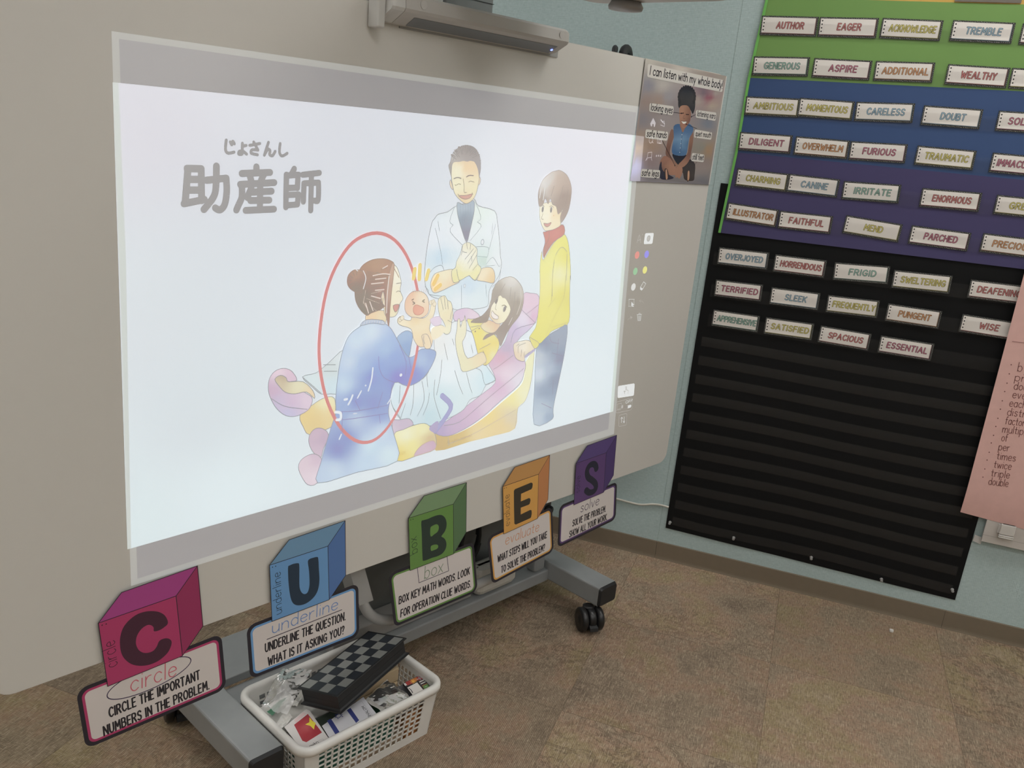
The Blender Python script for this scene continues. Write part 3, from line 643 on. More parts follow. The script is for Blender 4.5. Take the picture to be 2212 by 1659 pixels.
strokes(Z3, ((560,770),(512,908),(548,948)), ((548,948),(516,1015),(640,1150)), ((757,695),(823,868),(785,920)), ((785,920),(825,965),(715,1105)), ((395,910),(410,1010)), ((368,980),(420,1200),(440,1340)), ((940,935),(930,1040)), ((970,940),(905,1190)), ((775,1165),(895,1172),(888,1265)), ((790,1260),(885,1268)), ((868,1350),(940,1270),(1000,1360),(1020,1345)), ((860,1360),(960,1350)), ((628,1550),(630,1790)), ((870,1540),(880,1660)), w=.0012)
A.disc(bpt(Z3((838,1120))[0]), .0056, (150,152,158), ry=.0072); A.disc(bpt(Z3((838,1120))[0]), .0038, (226,231,234), ry=.0052)
A.disc(bpt(Z3((660,1555))[0]), .0042, (150,152,158), ry=.0048); A.disc(bpt(Z3((660,1555))[0]), .0030, (222,229,232), ry=.0036)
A.fill(Z3((790,1268),(885,1270),(872,1350),(812,1362)), (196,214,206), smooth=False)
# forearms and gloves
shape(Z3((320,1545),(350,1450),(420,1412),(560,1392),(545,1500),(610,1515),(520,1560),(420,1610),(350,1622)), cpts(Z3, (360,1560,(230,210,172)),(470,1450,(234,228,196)),(560,1500,(228,205,168))))
shape(Z3((815,1390),(920,1372),(960,1430),(950,1525),(860,1512),(775,1490)), cpts(Z3, (850,1440,(233,222,190)),(940,1490,(224,198,150))))
strokes(Z3, ((300,1440),(360,1372),(430,1350),(455,1400)), ((265,1560),(300,1600),(310,1640),(450,1659)), ((930,1570),(1000,1500),(1020,1400)))
shape(Z3((530,1410),(570,1370),(580,1310),(620,1230),(640,1150),(690,1122),(740,1142),(785,1190),(782,1260),(795,1340),(825,1385),(775,1500),(735,1480),(700,1455),(620,1500),(550,1522)),
      cpts(Z3, (660,1250,(233,233,224)),(700,1330,(232,232,216)),(610,1440,(228,223,170)),(780,1430,(229,224,168)),(690,1160,(228,224,196)),(580,1500,(226,220,160))))
strokes(Z3, ((640,1160),(640,1210),(680,1225)), ((680,1130),(690,1190)), ((720,1140),(715,1190)), ((750,1185),(665,1290)), ((770,1205),(690,1330)), ((780,1250),(705,1380)), ((725,1260),(735,1310)), ((580,1390),(600,1490),(620,1500)), ((705,1450),(760,1500),(800,1440)), ((640,1210),(625,1250)), ((740,1400),(790,1340)))
# chair base, pads
shape(Z4((1165,800),(1240,705),(1225,880),(1200,1020),(1160,1130),(1100,1190),(1075,1365),(900,1425),(680,1480),(400,1555),(392,1400),(500,1430),(640,1380),(800,1280),(950,1150),(1100,1020),(1150,940)),
      cpts(Z4, (1190,850,(230,230,192)),(1150,1080,(233,232,196)),(1050,1100,(234,226,160)),(850,1260,(231,212,140)),(600,1440,(208,182,118)),(440,1490,(200,172,110)),(960,1340,(226,206,150)),(1040,1270,(216,204,172)),(760,1420,(228,210,158))), ln=None)
strokes(Z4, ((1240,705),(1225,880),(1200,1020),(1160,1130),(1100,1185)), ((1100,1190),(1075,1365)), ((500,1500),(700,1420),(900,1310),(1090,1200)), ((505,1440),(510,1510)), c=(172,168,158))
shape(Z4((560,370),(640,338),(710,350),(775,410),(680,445),(560,445)), cpts(Z4, (620,380,(214,190,212)),(720,400,(222,206,216))))
shape(Z4((1150,215),(1205,210),(1280,242),(1250,460),(1080,640),(1160,790),(1155,880),(1110,990),(950,1130),(800,1265),(640,1372),(500,1430),(400,1410),(345,1350),(380,1308),(450,1322),(560,1250),(690,1150),(780,1080),(905,975),(885,880),(850,800),(930,700),(990,620),(1040,480),(1120,350)),
      cpts(Z4, (1200,300,(222,198,212)),(1240,420,(214,178,200)),(1150,440,(224,220,230)),(1080,520,(198,182,210)),(1190,520,(208,196,218)),(1000,680,(188,172,194)),(950,760,(214,172,190)),(1000,900,(226,210,220)),(920,990,(212,178,204)),(1100,950,(222,218,226)),(700,1240,(208,180,204)),(850,1160,(218,200,214)),(440,1380,(178,160,194)),(560,1330,(196,172,198))))
strokes(Z4, ((470,1340),(600,1310),(760,1180),(900,1060),(1060,930),(1150,850)), ((1130,350),(1250,465)), ((1040,630),(1080,520),(1240,470)), ((1170,390),(1275,310)), ((890,860),(940,830),(1060,740)))
# left leg rest
shape(Z2((265,955),(350,930),(430,865),(520,790),(505,920),(490,1050),(440,1060),(380,1060),(330,1020)), cpts(Z2, (330,980,(212,224,226)),(440,900,(206,216,216)),(450,1020,(204,222,228)),(500,830,(216,224,226))))
strokes(Z2, ((395,880),(470,880)), ((400,920),(480,920)), ((270,960),(380,1055)))
shape(Z2((250,1195),(325,1130),(400,1085),(465,1090),(465,1230),(430,1272),(310,1312),(270,1262)), cpts(Z2, (290,1200,(226,204,138)),(350,1230,(222,200,140)),(420,1110,(231,227,186)),(440,1200,(224,206,150))))
shape(Z2((55,1040),(60,970),(95,920),(150,902),(200,920),(232,975),(190,985),(220,1000),(270,1045),(318,1075),(326,1110),(300,1160),(230,1197),(165,1195),(110,1155),(75,1100)), cpts(Z2, (120,930,(226,206,216)),(190,940,(216,190,206)),(80,1040,(198,170,192)),(200,1110,(208,184,206)),(290,1110,(218,200,214)),(180,1180,(192,188,216)),(110,1120,(196,184,210))))
strokes(Z2, ((75,1090),(140,1130),(200,1145),(295,1155)))
shape(Z2((95,970),(130,945),(165,960),(180,985),(270,985),(330,1040),(340,1088),(290,1048),(220,1060),(160,1050),(120,1010)), cpts(Z2, (130,960,(190,172,146)),(240,1010,(224,220,186)),(320,1060,(228,208,170)),(110,985,(206,192,160))))
shape(Z2((305,1330),(330,1285),(370,1270),(415,1290),(425,1330),(395,1400),(380,1452),(340,1430),(310,1380)), cpts(Z2, (350,1310,(200,176,192)),(390,1340,(190,168,188)),(360,1420,(204,182,198))))
shape(Z2((240,1510),(265,1460),(330,1430),(380,1455),(385,1520),(355,1612),(300,1622),(260,1570)), cpts(Z2, (280,1490,(216,198,208)),(350,1450,(206,184,200)),(320,1580,(222,208,216))))
# sheet over the mother
shape(Z4((385,560),(440,525),(560,450),(600,470),(650,520),(720,560),(750,700),(830,830),(908,950),(830,990),(780,1080),(690,1120),(640,1200),(540,1262),(440,1302),(350,1342),(200,1332),(100,1290),(20,1150),(20,1000),(100,960),(290,940),(380,760)),
      cpts(Z4, (500,900,(226,234,237)),(600,700,(228,233,235)),(100,1100,(208,224,231)),(200,1050,(222,231,234)),(330,1260,(190,214,220)),(850,930,(206,226,232)),(620,1170,(212,226,228)),(450,1080,(206,224,228)),(420,640,(228,230,228)),(700,820,(224,232,234)),(240,1230,(204,220,226))))
strokes(Z4, ((470,640),(500,780)), ((450,780),(440,900),(405,1080)), ((560,870),(600,1000),(630,1070)), ((660,890),(690,1010),(710,1060)), ((740,850),(790,880),(820,990),(905,950)), ((280,960),(300,1120),(240,1260)), ((210,990),(205,1150),(180,1250)), ((390,950),(385,1100),(440,1280)), ((95,1000),(85,1150)), ((345,1060),(330,1150),(290,1250)), ((540,600),(555,655)), ((700,650),(715,720)), ((320,900),(330,1010)), ((30,1180),(100,1280)), ((140,1150),(100,1270)))
shape(Z4((665,440),(700,432),(760,430),(800,460),(850,520),(930,600),(935,680),(880,775),(822,828),(780,790),(755,720),(720,580)), cpts(Z4, (760,560,(229,217,116)),(840,560,(230,222,150)),(880,640,(229,212,124)),(800,740,(226,202,106)),(700,470,(230,224,150)),(870,740,(234,228,172)),(770,680,(230,216,120))))
strokes(Z4, ((700,500),(780,490),(850,545)), ((770,690),(865,640)), ((800,700),(825,760),(822,828)), ((690,540),(760,500)))
A.disc(bpt(Z4((735,537))[0]), .0022, LD_); A.disc(bpt(Z4((768,512))[0]), .0022, LD_)
shape(Z4((565,600),(578,520),(585,440),(602,432),(610,500),(625,445),(640,440),(645,400),(660,480),(655,560),(640,600),(625,640),(670,765),(790,712),(826,760),(822,800),(740,850),(630,880),(600,800),(575,700)), cpts(Z4, (620,540,(230,226,198)),(600,700,(228,225,192)),(640,840,(226,222,186)),(780,760,(229,214,178))))
shape(Z4((415,300),(425,255),(445,240),(462,232),(480,235),(500,270),(530,290),(546,380),(535,450),(522,540),(480,560),(430,505),(400,500),(370,520),(440,480),(480,502),(462,450),(430,400)), cpts(Z4, (450,330,(232,225,190)),(500,420,(230,220,184)),(500,520,(231,228,200))))
strokes(Z4, ((440,250),(462,350)), ((470,240),(482,345)), ((497,275),(505,345)), ((540,345),(520,430)), ((500,440),(535,460)))
# mother's head
shape(Z4((850,440),(880,450),(950,470),(905,540),(850,548),(800,520),(785,480)), cpts(Z4, (880,480,(222,190,158)),(830,510,(229,220,180))))
shape(Z4((848,350),(868,270),(920,215),(985,230),(1035,290),(1042,360),(1000,440),(930,472),(880,442),(852,400)), cpts(Z4, (900,340,(237,234,212)),(960,420,(235,230,200)),(1000,330,(236,232,206)),(880,430,(228,206,172))))
shape(Z4((870,395),(880,360),(900,385),(932,408),(925,432),(890,425)), (238,230,222), ln=LD_)
strokes(Z4, ((920,290),(905,340),(918,355)), c=LD_, w=.0012)
for e in ((915,275),(985,345)):
    A.disc(bpt(Z4(e)[0]), .0052, (150,148,150), ry=.0078, rot=-.3); A.disc(bpt(Z4((e[0]+2, e[1]+3))[0]), .0034, (118,116,120), ry=.0056, rot=-.3)
strokes(Z4, ((893,262),(908,245),(930,250)), ((962,318),(985,312),(1005,330)), c=(120,115,115), w=.0022)
shape(Z4((878,200),(920,120),(980,80),(1045,70),(1100,108),(1142,180),(1146,290),(1112,400),(1050,480),(1000,560),(955,660),(940,640),(915,570),(880,570),(800,612),(830,560),(905,540),(955,480),(1005,420),(1035,350),(1012,290),(990,255),(968,250),(950,230),(925,250),(900,285),(872,330),(852,420),(820,462),(700,462),(720,432),(790,400),(850,330),(870,260)),
      cpts(Z4, (1040,110,(222,219,212)),(1000,130,(208,203,194)),(950,170,(168,158,144)),(910,220,(160,150,138)),(1090,270,(158,147,132)),(1120,220,(196,190,180)),(1060,400,(160,148,135)),(1000,500,(150,136,126)),(800,440,(148,134,122)),(960,600,(158,146,136))), ln=None)
strokes(Z4, ((880,190),(920,120),(980,80),(1045,70),(1100,108),(1142,180),(1146,290),(1112,400),(1050,480),(1000,560),(955,660)), ((1075,200),(1060,330),(1020,440)), ((1100,240),(1090,350),(1040,450)), ((1040,160),(1030,260)), ((990,130),(950,200)), ((1010,450),(960,540),(940,620)), ((700,462),(780,430),(850,340)), c=(150,142,134))
strokes(Z4, ((1120,170),(1125,280),(1090,390)), ((1050,420),(1020,480)), c=(214,208,200), w=.002)
# lower roll and handle
shape(Z4((30,1300),(90,1290),(170,1280),(205,1332),(120,1375),(40,1420)), cpts(Z4, (100,1330,(196,180,198)),(60,1370,(206,190,206))))
shape(Z4((40,1420),(120,1375),(200,1340),(300,1320),(360,1360),(396,1430),(390,1540),(250,1590),(60,1640)), cpts(Z4, (150,1420,(233,233,198)),(300,1380,(232,230,180)),(90,1600,(226,208,116)),(200,1520,(230,222,150)),(340,1440,(206,184,140))))
shape(Z4((212,1592),(260,1522),(330,1478),(385,1472),(391,1540),(250,1592)), cpts(Z4, (300,1540,(204,176,190)),(370,1500,(198,166,186))), ln=(190,168,150), lw=.002)
A.line(Z4((452,1085),(528,1168),(485,1265),(395,1385)), .0138, (140,138,180)); A.line(Z4((452,1085),(528,1168),(485,1265),(395,1385)), .0112, (160,158,200))
A.fill(Z4((340,1370),(380,1318),(420,1305),(400,1400)), (170,158,192))
# young man
shape(Z3((1430,1210),(1440,1300),(1530,1150),(1600,1075),(1652,1040),(1690,1120),(1710,1300),(1716,1500))+Z4((1545,60),(1540,250),(1535,455),(1460,500),(1380,540),(1350,590),(1275,650),(1195,600),(1225,540),(1258,470),(1285,220),(1285,20))+Z3((1405,1420),(1415,1280)),
      cpts(Z3, (1470,1400,(228,225,136)),(1590,1440,(231,229,178)),(1690,1250,(222,216,108)),(1500,1250,(228,226,140)),(1620,1150,(226,222,120)))+cpts(Z4, (1330,150,(230,224,140)),(1500,250,(219,212,104)),(1420,380,(226,220,124)),(1250,580,(224,218,116)),(1310,400,(226,220,120))))
strokes(Z3, ((1552,1300),(1535,1450),(1530,1659)), ((1565,1250),(1600,1190),(1640,1172),(1678,1215)), ((1680,1240),(1672,1500)))
strokes(Z4, ((1395,60),(1385,280)), ((1420,250),(1355,330)), ((1505,60),(1490,250),(1400,430),(1330,590)), ((1385,500),(1520,460)), ((1410,500),(1405,530)), ((1440,490),(1437,518)), ((1470,480),(1468,505)), ((1500,470),(1500,492)), c=(176,170,120))
shape(Z3((1440,1020),(1465,1015),(1560,975),(1640,945),(1652,1040),(1550,1115),(1480,1220),(1448,1275),(1440,1200),(1460,1120),(1450,1060)), cpts(Z3, (1480,1060,(196,122,116)),(1570,1030,(206,134,124)),(1620,990,(190,112,108)),(1460,1200,(178,100,96))))
strokes(Z3, ((1500,1015),(1498,1080),(1470,1140)), c=(150,100,98))
for k in range(7): strokes(Z3, ((1438+k*16, 1295-k*24), (1458+k*16, 1310-k*24)), c=(190,186,130))
shape(Z3((1408,760),(1430,735),(1560,720),(1600,800),(1650,780),(1642,880),(1612,900),(1615,950),(1550,990),(1500,1003),(1458,1003),(1422,940),(1404,860)), cpts(Z3, (1480,860,(238,234,214)),(1570,850,(232,214,174)),(1590,930,(232,220,186)),(1430,820,(236,232,208))))
shape(Z3((1448,932),(1485,935),(1522,922),(1505,955),(1480,968),(1458,958)), (206,152,142), ln=LD_)
for e in ((1436,793),(1520,797)):
    A.disc(bpt(Z3(e)[0]), .0042, (150,152,158), ry=.0076); A.disc(bpt(Z3((e[0], e[1]+2))[0]), .0028, (108,112,122), ry=.0058)
strokes(Z3, ((1420,765),(1436,752),(1452,766)), ((1502,768),(1522,756),(1544,775)), ((1440,835),(1424,885),(1445,893)), ((1632,790),(1622,830),(1632,862)), c=LD_)
A.disc(bpt(Z3((1545,855))[0]), .0018, (200,160,140))
shape(Z3((1390,640),(1410,560),(1445,490),(1520,425),(1560,412),(1610,405),(1680,455),(1718,550),(1722,640),(1700,780),(1665,865),(1620,925),(1612,860),(1640,790),(1590,842),(1570,765),(1532,742),(1512,685),(1490,740),(1462,685),(1440,742),(1400,760)),
      cpts(Z3, (1600,500,(190,170,154)),(1560,600,(188,168,152)),(1450,530,(222,220,216)),(1500,470,(212,204,196)),(1650,660,(152,132,120)),(1610,760,(156,138,126)),(1430,680,(158,142,130)),(1680,520,(180,160,146)),(1460,620,(200,192,184))), ln=(160,150,144))
strokes(Z3, ((1460,570),(1440,700)), ((1420,590),(1405,680)), c=(228,228,226), w=.0022)
strokes(Z3, ((1640,560),(1600,720)), ((1690,600),(1660,760)), ((1550,560),(1520,660)), c=(150,134,122))
shape(Z4((1370,560),(1440,520),(1520,485),(1500,700),(1450,950),(1400,1190),(1392,1285),(1235,1328),(1240,1000),(1255,690),(1300,630)), cpts(Z4, (1340,640,(126,142,164)),(1420,600,(150,160,176)),(1280,900,(206,217,226)),(1380,850,(168,182,200)),(1420,950,(126,142,164)),(1300,1180,(178,194,208)),(1460,780,(120,136,160)),(1270,760,(190,200,210)),(1340,1050,(140,156,178)),(1360,1270,(150,168,188)),(1280,1280,(190,204,216))))
strokes(Z4, ((1370,580),(1385,625),(1450,640)), ((1390,720),(1480,745)), ((1395,1070),(1400,950)), ((1300,1150),(1385,1190)), ((1430,760),(1445,600)), c=(110,126,150))
shape(Z4((1060,655),(1085,630),(1110,622),(1190,612),(1252,672),(1235,690),(1160,740),(1152,790),(1100,780),(1070,740)), cpts(Z4, (1150,660,(234,230,214)),(1090,740,(226,208,180)),(1210,660,(229,216,184))))
strokes(Z4, ((1100,720),(1105,660),(1165,635)), ((1125,750),(1130,690)), ((1150,755),(1155,710)), ((1085,660),(1110,640)))
A.fill(Z4((1160,745),(1235,685),(1245,700),(1165,760)), (178,170,196))
shape(Z4((1195,590),(1225,600),(1280,640),(1240,682)), (224,216,126))
# midwife
shape(Z2((845,720),(900,670),(945,690),(935,770),(920,832),(880,790)), cpts(Z2, (890,700,(160,184,214)),(910,770,(140,166,206))))
shape(Z2((625,640),(665,605),(760,620),(815,660),(870,760),(918,830),(960,820),(1000,782),(1080,790),(1087,830),(1050,910),(990,980),(910,1012),(835,990),(800,1130),(800,1200),(830,1310),(850,1475),(600,1545),(360,1610),(380,1480),(440,1270),(470,1180),(470,1080),(490,900),(520,770),(560,690)),
      cpts(Z2, (690,680,(208,222,232)),(600,740,(204,220,232)),(560,860,(198,215,229)),(520,1000,(192,214,229)),(690,960,(126,146,203)),(860,960,(116,130,198)),(940,930,(120,136,200)),(1000,850,(168,190,220)),(1060,820,(150,170,208)),(700,1120,(128,144,198)),(780,780,(164,190,222)),(840,840,(140,164,212)),(600,1110,(124,144,200)),(520,1140,(150,172,212)),(600,1220,(180,198,220)),(740,1180,(140,158,206)),(480,1400,(126,140,194)),(540,1330,(130,146,198)),(460,1540,(194,213,227)),(680,1380,(198,220,230)),(800,1440,(208,225,231)),(640,1500,(190,212,228)),(760,1300,(196,214,228)),(420,1560,(186,206,224)),(740,900,(136,160,212)),(640,880,(160,184,218))), step=10)
strokes(Z2, ((735,830),(740,900),(770,960),(835,990)), ((865,760),(905,860),(900,940)), ((470,1170),(600,1165),(790,1130)), ((480,1220),(560,1215),(790,1180)), ((820,1000),(800,1130)), ((590,1100),(620,1160)), ((760,1050),(730,1150)), ((510,1170),(510,1290)), ((740,1190),(745,1240)), ((920,830),(935,900)), c=(112,124,168), w=.0016)
for p, w_ in ((((700,900),(692,970),(672,1040)), .0035), (((575,1068),(562,1100),(548,1125)), .0042), (((628,1042),(605,1085)), .003), (((525,1095),(540,1092)), .005), (((505,1310),(492,1340)), .003), (((820,1040),(815,1080),(790,1120)), .0028), (((600,1180),(580,1182)), .002), (((470,1172),(500,1178),(500,1215),(476,1220)), .006)):
    A.line(Z2(*p), w_, (226,232,236))
A.disc(bpt(Z2((873,943))[0]), .0036, (228,233,236)); A.disc(bpt(Z2((655,1008))[0]), .002, (222,228,234))
shape(Z2((665,565),(770,545),(778,620),(720,615),(660,610)), cpts(Z2, (690,585,(232,206,166)),(750,600,(230,215,176))))
shape(Z2((622,638),(660,602),(760,606),(768,632),(700,622)), (196,206,218))
for k in range(8): strokes(Z2, ((640+k*16, 612-k*.6), (636+k*16, 630-k*.6)), c=(140,156,186), w=.001)
shape(Z2((800,250),(840,268),(858,300),(870,345),(875,375),(868,420),(886,470),(868,500),(862,530),(842,575),(805,585),(770,560),(765,400),(780,300)), cpts(Z2, (840,340,(238,235,216)),(820,450,(237,230,202)),(800,550,(232,222,186)),(860,480,(238,230,206))))
shape(Z2((825,515),(862,508),(850,545),(835,552)), (208,148,136), ln=LD_)
strokes(Z2, ((843,432),(855,424),(868,428)), ((845,378),(872,374)), c=LD_, w=.0016)
shape(Z2((588,440),(592,380),(610,310),(640,262),(700,230),(770,225),(815,240),(830,262),(810,330),(792,420),(772,520),(690,560),(662,575),(622,540),(595,490)),
      cpts(Z2, (720,270,(182,148,122)),(660,320,(170,134,110)),(640,470,(140,106,90)),(700,500,(150,116,100)),(790,290,(176,138,116)),(740,380,(166,130,108)),(640,540,(136,104,88)),(770,470,(160,126,108))), ln=(150,126,110))
shape(Z2((765,430),(752,455),(755,490),(775,515)), (231,214,182))
shape(Z2((818,258),(832,262),(826,340),(815,430),(805,540),(799,640),(785,600),(776,540),(780,440),(795,340)), cpts(Z2, (815,300,(196,164,142)),(800,420,(184,152,134)),(795,560,(160,128,112))), ln=(160,136,120))
A.line(Z2((800,330),(788,450),(784,560)), .0022, (222,214,206)); A.line(Z2((828,280),(850,320),(860,340)), .0018, (170,140,120))
for p in (((690,440),(750,425)), ((660,470),(740,500)), ((640,490),(665,535)), ((690,520),(720,545)), ((720,310),(800,330)), ((750,290),(785,280)), ((655,420),(640,500)), ((700,400),(770,390)), ((680,350),(790,350))):
    A.line(Z2(*p), .0015, (205,188,174) if p[0][1] > 410 else (146,112,92))
for k in range(14):
    A.line(Z2((668+k*9, 300+k*2), (640+k*6, 370+k*6), (636+k*4, 430+k*8)), .0009, (134,104,86))
for k in range(9): A.line(Z2((690+k*9, 500-k*4), (668+k*11, 566-k*4)), .0016, (122,94,80))
for p in (((700,330),(760,318),(806,322)), ((760,285),(790,268)), ((715,352),(780,345)), ((690,380),(765,372)), ((715,420),(768,415)), ((690,455),(745,470)), ((680,490),(700,545)), ((655,500),(672,560))):
    A.line(Z2(*p), .0024, (222, 208, 196))
shape(Z2((540,360),(548,325),(575,298),(605,292),(640,305),(655,340),(655,385),(632,420),(600,432),(565,415),(545,390)), cpts(Z2, (600,330,(180,146,124)),(600,400,(140,106,90)),(560,360,(160,126,106)),(640,370,(150,116,98))), ln=(150,126,110))
for a in range(6): A.line(Z2((600+30*math.cos(a*.5+2.2), 362+36*math.sin(a*.5+2.2)), (600+48*math.cos(a*.5+2.2), 362+60*math.sin(a*.5+2.2))), .0011, (126,96,80))
strokes(Z2, ((640,300),(656,345),(640,410)), ((595,290),(605,300)), c=(226,226,226), w=.002)
# baby
shape(Z2((895,515),(905,470),(940,430),(990,425),(1030,450),(1046,500),(1040,560),(1000,590),(945,588),(905,560)), cpts(Z2, (930,450,(228,188,158)),(1000,450,(234,216,186)),(920,520,(230,196,168)),(1000,480,(236,224,196)),(960,570,(232,214,180)),(1030,540,(232,206,176))))
shape(Z2((948,530),(965,510),(995,520),(1012,530),(1010,555),(985,572),(955,565)), cpts(Z2, (970,540,(224,162,138)),(1000,545,(228,172,148))), ln=(190,140,124))
strokes(Z2, ((945,490),(958,500),(946,506)), ((1018,478),(1006,486),(1018,494)), ((940,480),(950,474)), c=(120,112,112), w=.0026)
for k in range(7): strokes(Z2, ((950+k*12, 432), (945+k*14, 415)), c=(176,150,130), w=.0011)
shape(Z2((945,585),(1010,592),(1045,560),(1062,500),(1085,505),(1080,560),(1050,640),(1055,680),(1070,720),(1055,775),(1020,770),(980,765),(950,720),(935,660),(880,640),(855,625),(850,600),(870,580),(895,600),(930,605)),
      cpts(Z2, (980,640,(236,224,190)),(900,620,(236,226,196)),(1060,540,(236,226,196)),(990,720,(234,216,178)),(1030,760,(232,206,168)),(960,600,(228,206,164))))
for c in ((868,600),(880,590),(1058,495),(1072,490),(1080,505)): A.disc(bpt(Z2(c)[0]), .0058, (160,150,140)); A.disc(bpt(Z2(c)[0]), .0047, (236,226,198))
shape(Z2((1000,700),(1030,690),(1050,720),(1058,770),(1030,782),(1012,760),(1008,730)), (234,216,182)); strokes(Z2, ((1015,700),(1012,725),(1020,750)))
shape(Z2((1060,660),(1100,640),(1150,650),(1130,690),(1090,720),(1064,720)), (235,226,198), ln=None)
shape(Z2((1052,600),(1110,580),(1120,625),(1080,640)), (222,208,222), ln=(190,180,190))
# excitement marks
for p in (((990,265),(986,350)), ((1043,298),(1030,350)), ((1100,330),(1075,380)), ((1115,388),(1085,412)), ((958,290),(950,345))):
    A.line(Z2(*p), .0104, (222,190,120)); A.line(Z2(*p), .0080, (231,212,120) if p[0][1] < 320 else (233,200,96))
A.build('drawing', M_PROJ, slide, org=org)
# small print along the bottom edge
A = Art(bpt, SURF-.0012, glow)
z = Z4; a, b2 = bpt(z((490, 1495))[0]), bpt(z((700, 1432))[0]); A.text('All rights reserved', a, b2, .0075, .0011, (176,160,130)); A.build('copyright_line', M_PROJ, slide, org=org)
A = Art(bpt, SURF-.0012, glow)
a, b2 = bpt(z((72, 1598))[0]), bpt(z((140, 1576))[0]); A.text('2026', a, b2, .0075, .0011, (186,170,120))
A.build('copyright_year', M_PROJ, slide, org=org)
# red ring
A = Art(bpt, SURF-.0013, glow)
A.line(Z2((725,66),(810,92),(885,168),(943,290),(980,450),(990,600),(978,760),(940,945),(880,1110),(800,1255),(720,1338),(640,1360),(560,1328),(485,1245),(420,1110),(382,960),(367,800),(378,620),(412,430),(470,275),(550,150),(632,88)), .0076, (209, 122, 124), closed=True)
A.build('red_ring', M_PROJ, slide, org=org)
# tool icons beside the slide
IC = (222, 224, 222); IG = (176, 172, 166)
def nxt(name=None):
    global A
    if name: A.build(name, M_PROJ, slide, org=org)
    A = Art(bpt, SURF-.00018, glow)
nxt()
def icon_r(z, lo, hi, c, rr=.4):
    a, b2 = bpt(z(lo)[0]), bpt(z(hi)[0]); x0, x1 = sorted((a[0], b2[0])); z0, z1 = sorted((a[1], b2[1]))
    A.uvfill(rrect(x0, z0, x1, z1, min(x1-x0, z1-z0)*rr*.5), c)
icon_r(ZT, (268, 240), (312, 305), IC, .3); A.disc(bpt(ZT((289, 272))[0]), .0092, (152,148,142)); A.disc(bpt(ZT((289, 272))[0]), .0066, (178,175,168))
nxt('shape_icon')
strokes(ZT, ((217,300),(232,250),(240,300)), ((222,285),(240,278)), ((250,245),(252,250)), c=IG, w=.0018)
nxt('pen_icon')
for p, c in (((218,375),(222,118,108)), ((277,370),(122,128,232)), ((207,475),(132,188,138)), ((266,467),(226,222,104)), ((195,572),(216,216,212))): A.disc(bpt(ZT(p)[0]), .0106, c); nxt('colour_dot')
A.line(ZT((258,540),(272,552),(252,585),(238,574)), .0016, IC, closed=True, smooth=False); A.fill(ZT((238,574),(252,585),(246,594),(236,586)), IC, smooth=False)
nxt('eraser_icon')
for k in range(4):
    t = k*9
    for q in (((168+t,648),(173+t,648)), ((166+t,692),(170+t,692)), ((168,650+t*1.3),(167.5,656+t*1.3)), ((199,650+t*1.0),(199,655+t*1.0))): A.line(ZT(*q), .0014, IC)
A.fill(ZT((183,664),(199,684),(191,684),(195,694),(191,695),(187,686),(182,690)), IC, smooth=False)
nxt('select_icon')
strokes(ZT, ((258,672),(250,660),(234,658)), ((241,650),(232,658),(240,666)), c=(172,166,159), w=.0012)
nxt('undo_icon'); A.line(ZT((160,776),(172,764),(182,762)), .0012, (172,166,159)); A.fill(ZT((176,750),(190,760),(178,770)), (172,166,159), smooth=False); nxt('redo_icon')
A.line(ZT((220,745),(223,780),(239,780),(243,745)), .0014, IC, smooth=False); A.line(ZT((217,743),(246,741)), .0014, IC); strokes(ZT, ((227,750),(228,774)), ((232,750),(232,774)), ((237,750),(236,774)), ((227,740),(229,735),(236,735),(237,740)), c=IC, w=.001)
nxt('bin_icon')
A.fill(ZT((104,1184),(198,1168),(203,1174),(198,1238),(193,1244),(101,1258),(97,1252),(100,1190)), (224,226,224), smooth=False)
A.line(ZT((143,1232),(136,1214),(146,1218),(147,1188),(152,1188),(153,1208),(164,1212),(160,1234)), .0014, (120,118,116), smooth=False)
nxt('touch_button')
A.line(ZT((94,1283),(180,1258),(190,1264),(186,1322),(178,1332),(94,1350),(87,1344),(89,1290)), .0013, IG, closed=True, smooth=False)
A.line(ZT((96,1295),(122,1290),(118,1322),(94,1328)), .0013, IG, closed=True, smooth=False); A.line(ZT((90,1334),(118,1328)), .0013, IG); A.disc(bpt(ZT((126,1312))[0]), .0042, IG, ry=.006)
a, b2 = bpt(ZT((146, 1292))[0]), bpt(ZT((188, 1283))[0]); A.text('OFF', a, b2, .0085, .0012, IC)
A.line(ZT((158,1314),(176,1309)), .0092, IC); A.disc(bpt(ZT((155,1316))[0]), .0055, (128,124,120))
nxt('switch_button')
A.line(ZT((112,1364),(150,1354),(155,1360),(152,1420),(146,1426),(108,1434),(104,1428),(106,1370)), .0013, IG, closed=True, smooth=False)
strokes(ZT, ((121,1410),(123,1378)), ((117,1388),(123,1377),(129,1386)), ((138,1374),(137,1410)), ((131,1400),(137,1411),(142,1400)), c=IC, w=.0016)
A.build('swap_button', M_PROJ, slide, org=org)
